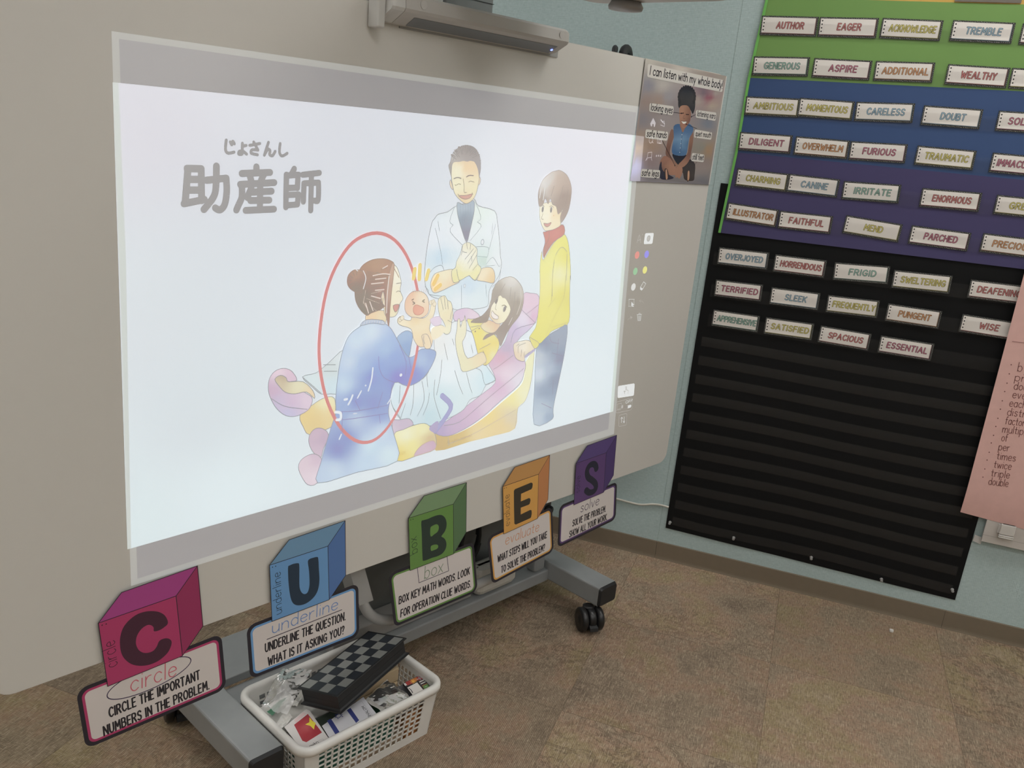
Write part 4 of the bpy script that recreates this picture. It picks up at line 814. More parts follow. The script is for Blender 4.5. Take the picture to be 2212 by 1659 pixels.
# ================================================================== printed signs on the lower edge of the board
KP = 1.5
def ink(c):
    g = .3*c[0]+.55*c[1]+.15*c[2]; c = [max(0, g+(v-g)*.88) for v in c]
    return tuple(min(0.92, v*KP) for v in lin(c))
M_PRINT = printmat('laminated_print', .38, .28)
M_CARD = printmat('card_print', .42, .25)
def sub2(a, b): return (a[0]-b[0], a[1]-b[1])
def add2(a, b, k=1.0): return (a[0]+b[0]*k, a[1]+b[1]*k)
def corner_round(pts, r, n=6):                   # rounds the corners of a convex outline
    out = []; N = len(pts)
    for i in range(N):
        p, a, b = Vector(pts[i]), Vector(pts[i-1]), Vector(pts[(i+1) % N])
        u, v = (a-p).normalized(), (b-p).normalized()
        ang = u.angle(v); d = r/math.tan(ang/2); c = p+(u+v).normalized()*(r/math.sin(ang/2))
        s, e = p+u*d-c, p+v*d-c
        a0 = math.atan2(s.y, s.x); da = (math.atan2(e.y, e.x)-a0+math.pi) % (2*math.pi)-math.pi
        for k in range(n+1): out.append((c.x+r*math.cos(a0+da*k/n), c.y+r*math.sin(a0+da*k/n)))
    return out
def inset(pts, d):
    N = len(pts); out = []; cx_ = sum(p[0] for p in pts)/N; cz_ = sum(p[1] for p in pts)/N
    for i in range(N):
        p, a, b = Vector(pts[i]), Vector(pts[i-1]), Vector(pts[(i+1) % N])
        u, v = (a-p).normalized(), (b-p).normalized()
        out.append(tuple(p+(u+v)*(d/math.sin(u.angle(v)))))
    return out
NS = -.2455                                        # signs hang just proud of the board
def sign(z, cube, plate, cols, letter, big, word, wordpts, wcol, lines, side, dots, label, holes=(), wcap=.03, deco=None):
    P = lambda p: bpt(z(p)[0], NS)
    cu = [P(p) for p in cube]; pl = [P(p) for p in plate]
    f_tl, f_tr, f_br, f_bl, t_bl, t_br, s_br = cu
    oc = (sum(p[0] for p in pl)/4, .2455, min(p[1] for p in pl))
    t = thing('math_sign', label, 'sign', BF, oc, 'five cube signs along the board')
    y = -NS
    K = (44, 42, 50)
    # lower caption plate
    A = Art(lambda p: bpt(p, NS), y-.0001, ink, 3e-5)
    out = corner_round(pl, .020)
    A.cur = ink(K); A.prism(out, y, y+.0006)
    q = inset(pl, .0078); A.uvfill(corner_round(q, .0145), cols[0])
    q = inset(pl, .0128); A.uvfill(corner_round(q, .0105), (190, 184, 182))
    if deco == 'oval':
        c = P((668, 952)); e0, e1 = P((342, 1092)), P((995, 812)); dx, dz = (e1[0]-e0[0])/2, (e1[1]-e0[1])/2; l = math.hypot(dx, dz); ux, uz = dx/l, dz/l
        A.ribbons([[(c[0]+ux*l*math.cos(a)-uz*.0265*math.sin(a), c[1]+uz*l*math.cos(a)+ux*.0265*math.sin(a)) for a in [2*math.pi*k/48 for k in range(48)]]], .0020, (62, 52, 80), closed=True)
    if deco == 'rule': A.line(z((335, 1228), (1040, 948)), .0020, (62, 58, 72))
    if deco == 'frame': A.line(z((705, 900), (985, 795), (1000, 930), (720, 1043)), .0018, (70, 66, 80), closed=True, smooth=False)
    A.text(word, P(wordpts[0]), P(wordpts[1]), wcap, .0022, wcol)
    for s_, a, b in lines:
        A.text(s_, P(a), P(b), .0205, .0033, (40, 38, 44), slant=-.02, gap=3.0)
    A.build('caption_plate', M_PRINT, t, org=oc)
    # cube picture, glued over the top of the plate
    y2 = y-.0016
    A = Art(lambda p: bpt(p, NS), y2-.0001, ink, 3e-5)
    A.cur = ink(K); A.prism([f_bl, f_br, s_br, t_br, t_bl, f_tl], y2, y2+.0006)
    A.uvfill([f_tl, f_tr, t_br, t_bl], cols[1]); A.uvfill([f_tr, f_br, s_br, t_br], cols[2]); A.uvfill([f_tl, f_tr, f_br, f_bl], cols[0])
    A.ribbons([[f_tl, f_tr, f_br]], .0014, K); A.ribbons([[f_tr, t_br]], .0014, K)
    A.ribbons([[f_bl, f_br, s_br, t_br, t_bl, f_tl]], .0014, K, closed=True)
    for kind, pts in big:
        if kind == 'f': A.fill(z(*pts), letter, k=3)
        elif kind == 'p': A.fill(z(*pts), letter, smooth=False)
        elif kind == 'h': A.fill(z(*pts), cols[0], k=3)
        else: A.line(z(*pts), kind, letter, k=5)
    A.text(side[0], P(side[1]), P(side[2]), side[3], .0013, letter)
    for d in dots: A.disc(P(d), .0013, letter)
    A.build('cube_picture', M_PRINT, t, org=oc)
ZC = Z(140, 1200, 3.614); ZU = Z(500, 1100, 4.367); ZB = Z(740, 1020, 4.366); ZE = Z(1020, 920, 4.609)
sign(ZC, [(258,525),(865,313),(915,780),(332,1018),(440,285),(1032,78),(1075,548)], [(85,1052),(1222,610),(1262,1040),(165,1512)],
     [(166, 54, 98), (158, 62, 128), (144, 48, 88)], (70, 40, 56),
     [('f', [(693,588),(690,560),(672,542),(640,540),(595,570),(562,620),(552,665),(556,700),(575,735),(610,755),(650,755),(690,738),(715,705),(727,675),(745,655),(780,643),(812,647),(830,668),(825,705),(800,755),(750,803),(700,833),(640,853),(575,857),(515,843),(465,805),(437,755),(427,690),(430,630),(450,565),(490,510),(550,462),(610,438),(670,430),(730,437),(775,462),(798,500),(800,530),(775,555),(735,580)])],
     'circle', ((515,1065),(868,935)), (190, 92, 108), [('CIRCLE THE IMPORTANT', (350,1262), (1052,962)), ('NUMBERS IN THE PROBLEM.', (308,1405), (1125,1040))],
     ('circle', (408,850), (385,655), .024), [(288,540),(320,531)], 'hot pink sign with a letter C cube and circle caption, left end of row', wcap=.036, deco='oval')
sign(ZU, [(355,525),(905,345),(918,850),(378,1055),(540,285),(1068,105),(1073,620)], [(140,1106),(1196,697),(1206,1193),(178,1605)],
     [(92, 140, 190), (98, 138, 172), (74, 108, 164)], (40, 56, 74),
     [('f', [(530,540),(545,527),(580,512),(625,506),(635,525),(636,600),(636,700),(642,750),(660,785),(685,797),(710,785),(725,750),(732,690),(727,580),(716,495),(730,468),(765,455),(805,447),(815,470),(820,560),(825,650),(820,720),(800,785),(760,840),(700,885),(640,903),(595,897),(565,865),(547,800),(535,700),(530,620)])],
     'underline', ((385,1172),(998,940)), (96, 128, 182), [('UNDERLINE THE QUESTION.', (320,1347), (1072,1042)), ('WHAT IS IT ASKING YOU?', (347,1475), (1060,1172))],
     ('underline', (470,972), (457,585), .020), [(382,543),(412,534)], 'sky blue sign with a letter U cube and underline caption, above the white basket', wcap=.030, deco='rule')
sign(ZB, [(617,432),(1040,298),(1043,768),(632,925),(765,220),(1165,95),(1160,565)], [(428,957),(1236,659),(1275,1123),(490,1462)],
     [(92, 132, 66), (110, 140, 102), (80, 110, 76)], (44, 58, 52),
     [('f', [(738,465),(760,450),(800,438),(840,420),(890,403),(930,402),(960,425),(975,465),(975,510),(960,555),(935,590),(928,605),(950,618),(968,642),(975,680),(965,725),(935,765),(890,790),(840,805),(790,825),(757,833),(750,815),(745,690),(742,570)]),
      ('h', [(823,527),(840,505),(880,488),(900,502),(902,530),(890,560),(860,583),(826,603)]), ('h', [(828,697),(860,680),(890,682),(897,702),(885,720),(855,733),(830,738)])],
     'box', ((772,1008),(942,938)), (112, 130, 108), [('BOX KEY MATH WORDS. LOOK', (532,1243), (1195,960)), ('FOR OPERATION CLUE WORDS.', (548,1366), (1205,1080))],
     ('box', (703,748), (692,600), .026), [(637,447),(660,441)], 'green sign with a letter B cube and box caption, in the middle of the row', wcap=.036, deco='frame')
sign(ZE, [(300,602),(657,478),(645,920),(310,1075),(420,408),(768,288),(750,730)], [(150,1107),(795,803),(812,1248),(198,1578)],
     [(198, 146, 72), (180, 132, 76), (178, 118, 74)], (58, 54, 46),
     [('p', [(410,645),(420,628),(580,562),(594,566),(598,580),(594,610),(584,628),(482,674),(479,750),(560,716),(572,720),(576,740),(568,772),(558,782),(479,812),(478,880),(572,834),(586,838),(588,870),(582,905),(572,917),(430,980),(415,972),(411,800)])],
     'evaluate', ((330,1185),(660,1045)), (190, 132, 96), [('WHAT STEPS WILL YOU TAKE', (254,1357), (740,1112)), ('TO SOLVE THE PROBLEM?', (290,1464), (720,1236))],
     ('evaluate', (370,980), (365,675), .022), [(315,618),(335,613)], 'orange sign with a letter E cube and evaluate caption, fourth along the board', wcap=.032)
sign(ZE, [(1030,372),(1330,265),(1303,660),(1008,785),(1142,195),(1435,90),(1402,490)], [(868,797),(1442,556),(1428,931),(850,1214)],
     [(88, 64, 112), (84, 68, 120), (74, 58, 106)], (44, 44, 58),
     [(.0200, [(1232,425),(1222,390),(1195,378),(1158,400),(1138,455),(1150,510),(1190,540),(1222,575),(1225,620),(1200,652),(1160,662),(1130,640)])],
     'solve', ((1078,862),(1258,782)), (72, 64, 84), [('SOLVE THE PROBLEM.', (998,1000), (1325,852)), ('SHOW ALL YOUR WORK.', (966,1110), (1340,932))],
     ('solve', (1065,655), (1072,490), .020), [(1043,383),(1058,378)], 'purple sign with a letter S cube and solve caption, right end of row', wcap=.032)
# ================================================================== listening poster at the right end of the board
NP = -.2462; ZP = Z(1320, 90, 5.027); BP = lambda p: bpt(p, NP)
pc = [BP(ZP(p)[0]) for p in ((375,180),(1250,374),(1058,1553),(205,1513))]
oc = ((pc[0][0]+pc[1][0])/2, -NP, pc[3][1])
pt = thing('listening_poster', 'glossy poster of a seated child titled I can listen with my whole body', 'poster', BF, oc)
A = Art(BP, -NP-.0002, ink, 1.2e-5); A.cur = ink((150, 146, 142)); A.prism([pc[3], pc[2], pc[1], pc[0]], -NP, -NP+.0005)
A.fill(ZP((375,180),(1250,374),(1058,1553),(205,1513)), cpts(ZP, (420,210,(176,172,164)),(500,330,(160,156,150)),(760,300,(182,176,168)),(1000,330,(150,140,132)),(1200,420,(150,142,134)),(400,480,(128,128,138)),(560,470,(170,166,160)),(620,600,(140,138,144)),(380,640,(140,124,118)),(520,640,(146,128,118)),(340,850,(126,122,128)),(300,1060,(150,132,120)),(280,1150,(184,160,134)),(440,1130,(150,128,112)),(250,1350,(176,176,222)),(430,1300,(132,116,118)),(450,1480,(122,118,122)),(690,700,(130,122,124)),(600,850,(140,132,132)),(1010,560,(110,96,108)),(1065,600,(136,72,92)),(1130,560,(150,140,136)),(1100,690,(158,144,132)),(950,640,(150,138,134)),(1050,890,(112,118,130)),(1000,1020,(132,124,122)),(1050,1180,(150,124,98)),(980,1150,(128,126,118)),(1000,1340,(130,118,116)),(700,1520,(112,108,110)),(1000,1520,(106,106,112)),(1180,800,(150,144,138))), smooth=False, step=9)  # bluish left strip: projector light put into the sheet's own colours
def pfill(*p, c): A.fill(ZP(*p), c)
DK = (36, 38, 42)
pfill((728,690),(733,600),(752,540),(790,500),(830,492),(870,510),(905,560),(914,650),(908,730),(885,785),(860,740),(790,692),(745,722), c=cpts(ZP,(800,560,(38,42,48)),(880,640,(48,50,54)),(760,650,(46,46,48))))
for k in range(16):
    a_ = math.radians(150+k*16); A.disc(BP(ZP((822+86*math.cos(a_), 600+104*math.sin(a_)))[0]), .0062, (40, 40, 44))
pfill((655,950),(690,1000),(655,1110),(640,1225),(720,1330),(775,1400),(745,1480),(700,1450),(690,1350),(600,1245),(595,1170),(620,1050), c=cpts(ZP,(640,1050,(122,90,78)),(620,1200,(112,82,70)),(720,1380,(140,102,84))))
pfill((535,1290),(580,1240),(640,1270),(690,1340),(705,1440),(620,1445),(560,1420),(530,1350), c=cpts(ZP,(580,1290,(142,100,84)),(650,1380,(158,114,92)),(560,1400,(110,80,68))))
pfill((760,1370),(840,1285),(880,1290),(912,1340),(905,1450),(890,1510),(800,1500),(780,1430), c=cpts(ZP,(850,1330,(48,44,46)),(870,1450,(58,52,50))))
pfill((520,1370),(545,1300),(555,1390),(620,1440),(680,1480),(600,1500),(530,1480), c=(44,46,60))
pfill((665,1220),(735,1240),(815,1230),(838,1290),(800,1330),(740,1345),(690,1290), c=(34,38,48))
pfill((880,955),(892,1050),(868,1200),(842,1300),(775,1365),(722,1345),(790,1270),(832,1200),(850,1060), c=cpts(ZP,(870,1050,(126,92,78)),(850,1200,(116,84,72)),(760,1330,(146,106,86))))
pfill((690,1400),(720,1360),(760,1350),(775,1400),(745,1485),(715,1470),(700,1480), c=(150,108,88))
pfill((678,920),(740,893),(775,940),(830,885),(888,930),(884,985),(850,1045),(835,1120),(822,1200),(800,1235),(735,1238),(668,1218),(660,1150),(680,1040), c=cpts(ZP,(720,940,(58,92,132)),(850,950,(62,96,138)),(750,1090,(116,150,180)),(800,1060,(92,128,164)),(690,1180,(62,96,136)),(760,1200,(70,104,142)),(820,1100,(70,104,140))))
A.line(ZP((770,950),(765,1080),(750,1220)), .0022, (60,84,116))
for k in range(5): A.disc(BP(ZP((768-k*6, 1010+k*48))[0]), .0014, (190,196,200))
pfill((748,890),(830,890),(800,940),(778,985),(758,945), c=(136,98,80))
pfill((740,735),(755,700),(790,690),(835,700),(864,762),(858,850),(832,902),(792,942),(760,915),(742,835), c=cpts(ZP,(770,740,(160,120,98)),(840,760,(126,90,74)),(780,820,(166,122,98)),(840,860,(118,84,70)),(790,920,(150,108,88))))
A.fill(ZP((762,862),(790,868),(818,868),(800,893),(782,892)), (214,206,198)); A.line(ZP((760,858),(790,866),(820,862)), .0014, (96,58,52)); A.line(ZP((782,896),(806,892)), .0014, (150,84,80))
A.line(ZP((760,778),(786,775)), .0024, (52,38,34)); A.line(ZP((812,790),(842,792)), .0024, (52,38,34)); A.line(ZP((792,800),(780,830),(800,834)), .0012, (110,76,62))
pfill((578,1392),(600,1378),(620,1420),(622,1480),(600,1502),(582,1480), c=(52,44,44)); pfill((590,1395),(604,1395),(612,1480),(594,1492), c=(176,134,110))
pfill((818,1412),(845,1396),(858,1420),(855,1490),(830,1520),(815,1490), c=(60,48,44)); pfill((832,1412),(848,1410),(846,1490),(828,1505), c=(178,136,108))
BUB = (190, 187, 182); TX = (44, 42, 46)
def bubble(q, s_, a, b, cap, wd):
    c = [BP(ZP(p)[0]) for p in q]
    A.uvfill(corner_round(c, .0055), BUB); A.text(s_, BP(ZP(a)[0]), BP(ZP(b)[0]), cap, wd, TX)
bubble([(395,240),(1222,418),(1205,548),(390,385)], 'I can listen with my whole body!', (418,357), (1203,510), .0215, .0031)
for q in (((675,768),(760,778)), ((915,792),(870,815)), ((930,945),(812,896)), ((555,1072),(690,1345)), ((925,1308),(905,1340))):
    A.line(ZP(*q), .0013, (38,36,40)); A.disc(BP(ZP(q[1])[0]), .0022, (38,36,40))
bubble([(415,665),(678,702),(668,800),(412,758)], 'looking eyes', (428,743), (660,778), .0175, .0025)
bubble([(920,740),(1140,770),(1132,862),(917,825)], 'listening ears', (932,806), (1126,836), .0150, .0022)
bubble([(905,952),(1094,985),(1086,1066),(897,1040)], 'quiet mouth', (912,1022), (1078,1042), .0145, .0022)
bubble([(372,950),(617,980),(607,1077),(366,1045)], 'safe hands', (385,1028), (597,1046), .0165, .0025)
bubble([(875,1207),(1012,1226),(1003,1310),(867,1296)], 'still feet', (880,1277), (998,1287), .0155, .0024)
bubble([(325,1380),(532,1396),(523,1485),(316,1470)], 'safe legs', (330,1452), (512,1464), .0165, .0025)
A.build('printed_sheet', printmat('glossy_poster_print', .16, .5), pt, org=oc)
b = MB(); b.prism([(pc[2][0], pc[2][1]), (pc[2][0]+.0055, pc[2][1]), (pc[1][0]+.0045, pc[1][1]-.001), (pc[1][0], pc[1][1])], -NP+.0001, -NP+.0006)
recalc(b.build('laminate_edge', mat('laminate_edge_white', (0.70, 0.69, 0.66), .4), pt, org=oc))
# the part of the projection that falls on the poster
def adder(name, c, s):
    m = bpy.data.materials.new(name); m.use_nodes = True; nt = m.node_tree
    nt.nodes.remove(nt.nodes['Principled BSDF'])
    tr_ = nt.nodes.new('ShaderNodeBsdfTransparent'); e = nt.nodes.new('ShaderNodeEmission'); e.inputs[0].default_value = (*c, 1); e.inputs[1].default_value = s
    ad = nt.nodes.new('ShaderNodeAddShader'); nt.links.new(tr_.outputs[0], ad.inputs[0]); nt.links.new(e.outputs[0], ad.inputs[1]); nt.links.new(ad.outputs[0], nt.nodes['Material Output'].inputs[0])
    m.cycles.emission_sampling = 'NONE'; return m
org = bv(-1.3, NBOARD+.001, 1.0)
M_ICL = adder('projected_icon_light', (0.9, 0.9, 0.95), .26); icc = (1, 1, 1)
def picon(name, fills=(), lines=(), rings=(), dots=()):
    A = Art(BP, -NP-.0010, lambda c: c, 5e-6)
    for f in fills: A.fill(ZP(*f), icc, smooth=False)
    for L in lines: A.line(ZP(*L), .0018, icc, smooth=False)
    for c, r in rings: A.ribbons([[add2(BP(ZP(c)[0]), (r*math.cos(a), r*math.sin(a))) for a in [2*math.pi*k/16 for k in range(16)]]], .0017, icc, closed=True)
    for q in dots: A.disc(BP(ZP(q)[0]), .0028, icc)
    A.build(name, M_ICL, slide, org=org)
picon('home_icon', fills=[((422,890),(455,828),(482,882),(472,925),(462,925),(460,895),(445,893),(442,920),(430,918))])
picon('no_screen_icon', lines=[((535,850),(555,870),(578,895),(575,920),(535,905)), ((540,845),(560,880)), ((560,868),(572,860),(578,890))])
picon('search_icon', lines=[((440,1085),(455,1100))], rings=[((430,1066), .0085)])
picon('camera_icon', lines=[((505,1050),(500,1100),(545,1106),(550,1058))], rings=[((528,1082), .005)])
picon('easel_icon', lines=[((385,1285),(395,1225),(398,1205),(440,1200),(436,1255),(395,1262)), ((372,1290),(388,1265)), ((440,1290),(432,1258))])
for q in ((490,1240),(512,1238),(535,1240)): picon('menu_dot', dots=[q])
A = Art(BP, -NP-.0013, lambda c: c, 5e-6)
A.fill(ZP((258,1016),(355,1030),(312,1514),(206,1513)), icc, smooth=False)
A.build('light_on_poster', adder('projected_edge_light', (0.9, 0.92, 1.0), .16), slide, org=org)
# ================================================================== pocket charts on the back wall
ZA = Z(1540, 0, 3.2917); ZBk = Z(1540, 330, 3.2917)
YB, YR, YC, YK = -.004, -.009, -.0122, -.0150       # black chart, rainbow chart, cards, clear pockets
def mono(u0, v0, u1, v1): return [(u0, v0), (u1, v0), (u1, v1), (u0, v1)]
M_POCKET = clearmat('clear_vinyl', (1.0, 1.0, 1.0), .3, .3, body=.012)
M_CLOTHB = mat('black_nylon', (0.0065, 0.0070, 0.0080), .6, spec=.18, bump=(14, .3))
def wavy(x, z, a): return a*(math.sin(x*11+z*3)+.6*math.sin(x*23-z*7+1))*.5
def cloth(b, L, R, y, amp=.0012, nx=40, nz=12):     # L, R: (bottom, top) points of the left and right edges
    vs = []; fs = []
    for j in range(nz+1):
        t = j/nz
        lx = L[0][0]+(L[1][0]-L[0][0])*t; lz = L[0][1]+(L[1][1]-L[0][1])*t; rx = R[0][0]+(R[1][0]-R[0][0])*t; rz = R[0][1]+(R[1][1]-R[0][1])*t
        for i in range(nx+1):
            s_ = i/nx; x = lx+(rx-lx)*s_; z = lz+(rz-lz)*s_
            vs.append((x, y+wavy(x, z, amp), z))
    off = .0008; ff = [(j*(nx+1)+i, j*(nx+1)+i+1, j*(nx+1)+i+nx+2, j*(nx+1)+i+nx+1) for j in range(nz) for i in range(nx)]
    b.smooth = True; b.add(vs, ff)
    n = len(vs); bk_ = [(x, yy+off, z) for x, yy, z in vs]
    b.add(bk_, [f[::-1] for f in ff]); b.smooth = False
    rim = [i for i in range(nx)]+[nx+j*(nx+1) for j in range(nz)]+[nz*(nx+1)+nx-i for i in range(nx)]+[(nz-j)*(nx+1) for j in range(nz)]
    m_ = len(rim); b.add([vs[q] for q in rim]+[bk_[q] for q in rim], [(i, i+m_, (i+1) % m_+m_, (i+1) % m_) for i in range(m_)])
# black chart
bl, br = wpt((1438, 1139)), wpt((2062.7, 1295.3)); bt = (wpt((1553, 420))[0]+.001, 1.335); brt = (br[0]+.014, 1.335)
oc = ((bl[0]+br[0])/2, YB, min(bl[1], br[1]))
bc = thing('black_pocket_chart', 'large black pocket chart pinned to the wall below the rainbow chart', 'pocket chart', ROOM, oc)
b = MB(); cloth(b, (bl, bt), (br, brt), YB); b.build('backing', M_CLOTHB, bc, org=oc)
M_BAND = clearmat('pocket_vinyl_on_black', (1.0, 1.0, 1.0), .55, .3, body=.020)
for k in range(11):
    zl = .163+.0655*k; t = (zl-bl[1])/(bt[1]-bl[1])
    lz = zl; rz = br[1]+(brt[1]-br[1])*t+.002; lx = bl[0]+(bt[0]-bl[0])*t+.020; rx = br[0]+(brt[0]-br[0])*t-.018
    b = MB(); vs = []; fs = []; nx = 56
    for i in range(nx+1):
        s_ = i/nx; x = lx+(rx-lx)*s_; z = lz+(rz-lz)*s_+.0045*math.sin(x*7.5+k*.35)*max(.3, 1-k*.07)
        for dz, dy in ((-.0165, .0012), (0, -.0004), (.0155, 0)): vs.append((x, YB-.0032+dy+wavy(x*1.7, z, .0010), z+dz))
    for i in range(nx):
        for j in range(2): a_ = 3*i+j; fs.append((a_, a_+3, a_+4, a_+1))
    b.smooth = True; b.add(vs, fs); b.build('pocket', M_BAND, bc, org=oc)
# rainbow chart
def edge_pts(px): return wpt(px, YR)
gl = [edge_pts(p) for p in ((1655, 0), (1618, 168), (1590.5, 329), (1553.7, 502.6))]       # left edge at the colour changes
XR = .66
def rt(px, l): r = edge_pts(px); k = (r[1]-l[1])/(r[0]-l[0]); return (XR, l[1]+k*(XR-l[0]))
grt = [None, rt((2212, 197.5), gl[1]), rt((2212, 389), gl[2]), rt((2203.8, 580.6), gl[3])]
otl = edge_pts((1877, 0)); otr = edge_pts((2212, 9.7)); ks = (otr[1]-otl[1])/(otr[0]-otl[0])
gtop_l = (gl[0][0]+.002, otl[1]+ks*(gl[0][0]-otl[0])); gtop_r = (XR, otl[1]+ks*(XR-otl[0]))
oc = (.19, YR, gl[3][1])
rc = thing('rainbow_pocket_chart', 'green, blue and purple striped pocket chart filled with vocabulary word cards', 'pocket chart', ROOM, oc)
M_GREEN = mat('green_nylon', (0.185, 0.345, 0.10), .55, spec=.35, bump=(8, .35)); M_BLUE = mat('blue_nylon', (0.045, 0.088, 0.215), .55, spec=.35, bump=(8, .35))
M_PURP = mat('purple_nylon', (0.066, 0.058, 0.150), .55, spec=.35, bump=(8, .35)); M_YEL = mat('golden_nylon', (0.66, 0.42, 0.11), .55, spec=.3, bump=(8, .3))
M_TRIM = mat('lime_binding', (0.17, 0.50, 0.11), .6)
otop = (gtop_l[0]+.004, gtop_l[1]+.22), (XR, gtop_r[1]+.22)
for nm, lo_, hi_, m_ in (('yellow_band', (gtop_l, gtop_r), otop, M_YEL), ('green_band', (gl[1], grt[1]), (gtop_l, gtop_r), M_GREEN), ('blue_band', (gl[2], grt[2]), (gl[1], grt[1]), M_BLUE), ('purple_band', (gl[3], grt[3]), (gl[2], grt[2]), M_PURP)):
    b = MB(); cloth(b, (lo_[0], hi_[0]), (lo_[1], hi_[1]), YR, .0010, 40, 6); b.build(nm, m_, rc, org=oc)
b = MB(); L = [gl[3], gl[2], gl[1], gtop_l, otop[0]]
b.loft([[(x-.0035, YR-.0022, z), (x+.0042, YR-.0022, z), (x+.0042, YR+.0018, z), (x-.0035, YR+.0018, z)] for x, z in L]); recalc(b.build('edge_binding', M_TRIM, rc, org=oc))
# picture card in the top band, only its lower edge in view
z0 = edge_pts((2062, 2)); z1 = edge_pts((2206, 4))
b = MB(); b.prism([(z0[0], z0[1]-.002), (z1[0], z1[1]-.004), (z1[0], z1[1]+.12), (z0[0], z0[1]+.12)], YC-.0006, YC)
o = b.build('picture_card', mat('dim_picture', (0.17, 0.15, 0.125), .4, bump=(60, .1)), org=(z0[0], YC, z0[1]), label='dark picture card in the golden top band of the rainbow chart', cat='card'); recalc(o)
# vocabulary cards
RED, PINK, YEL, BLU, TEA, ORA = (178,106,104), (168,100,118), (186,176,96), (132,160,176), (128,164,152), (186,134,92)
rows = [
 ('top row of the green band', 'A', [('AUTHOR',350,110,755,120,RED),('EAGER',762,120,1183,128,RED),('ACKNOWLEDGE',1208,127,1642,145,YEL),('TREMBLE',1710,142,2155,162,BLU),('',2205,166,2640,186,RED)]),
 ('second row of the green band', 'A', [('GENEROUS',292,400,692,407,TEA),('ASPIRE',722,412,1136,432,PINK),('ADDITIONAL',1160,433,1583,445,ORA),('WEALTHY',1675,455,2118,482,RED),('',2130,482,2570,505,YEL)]),
 ('first row of the blue band', 'A', [('AMBITIOUS',238,684,625,702,YEL),('MOMENTOUS',620,694,1012,722,YEL),('CARELESS',1022,723,1440,735,BLU),('DOUBT',1503,748,1925,778,BLU),('SOL',2035,786,2460,812,PINK)]),
 ('second row of the blue band', 'A', [('DILIGENT',195,937,570,963,PINK),('OVERWHELM',592,968,978,1000,ORA),('FURIOUS',982,1003,1388,1026,PINK),('TRAUMATIC',1457,1034,1878,1072,YEL),('IMMACULATE',1992,1084,2410,1122,PINK)]),
 ('first row of the purple band', 'B', [('CHARMING',176,109,545,151,YEL),('CANINE',545,149,905,190,BLU),('IRRITATE',932,200,1342,228,TEA),('ENORMOUS',1490,250,1917,285,RED),('GRE',2022,298,2440,340,YEL)]),
 ('second row of the purple band', 'B', [('ILLUSTRATOR',110,352,473,407,ORA),('FAITHFUL',478,411,857,451,RED),('MEND',950,443,1352,510,YEL),('PARCHED',1415,515,1840,570,PINK),('PRECIOUS',1925,570,2350,622,ORA)]),
 ('top row of the black chart', 'B', [('OVERJOYED',45,670,403,710,BLU),('HORRENDOUS',445,721,812,766,RED),('FRIGID',868,778,1262,808,TEA),('SWELTERING',1290,832,1706,875,YEL),('DEAFENING',1835,900,2250,950,RED)]),
 ('second row of the black chart', 'B', [('TERRIFIED',22,900,355,938,PINK),('SLEEK',418,955,762,998,BLU),('FREQUENTLY',820,1010,1188,1052,YEL),('PUNGENT',1248,1070,1632,1127,ORA),('WISE',1777,1145,2160,1205,RED)]),
 ('third row of the black chart', 'B', [('APPREHENSIVE',5,1113,335,1161,TEA),('SATISFIED',378,1168,722,1215,YEL),('SPACIOUS',768,1227,1130,1288,RED),('ESSENTIAL',1195,1298,1577,1358,PINK)]),
]
CNAME = {RED: 'red', PINK: 'rose', YEL: 'yellow', BLU: 'pale blue', TEA: 'teal', ORA: 'orange'}
CW, CH = .1625, .0550
def dark(c, k=.5): return tuple(v*k for v in c)
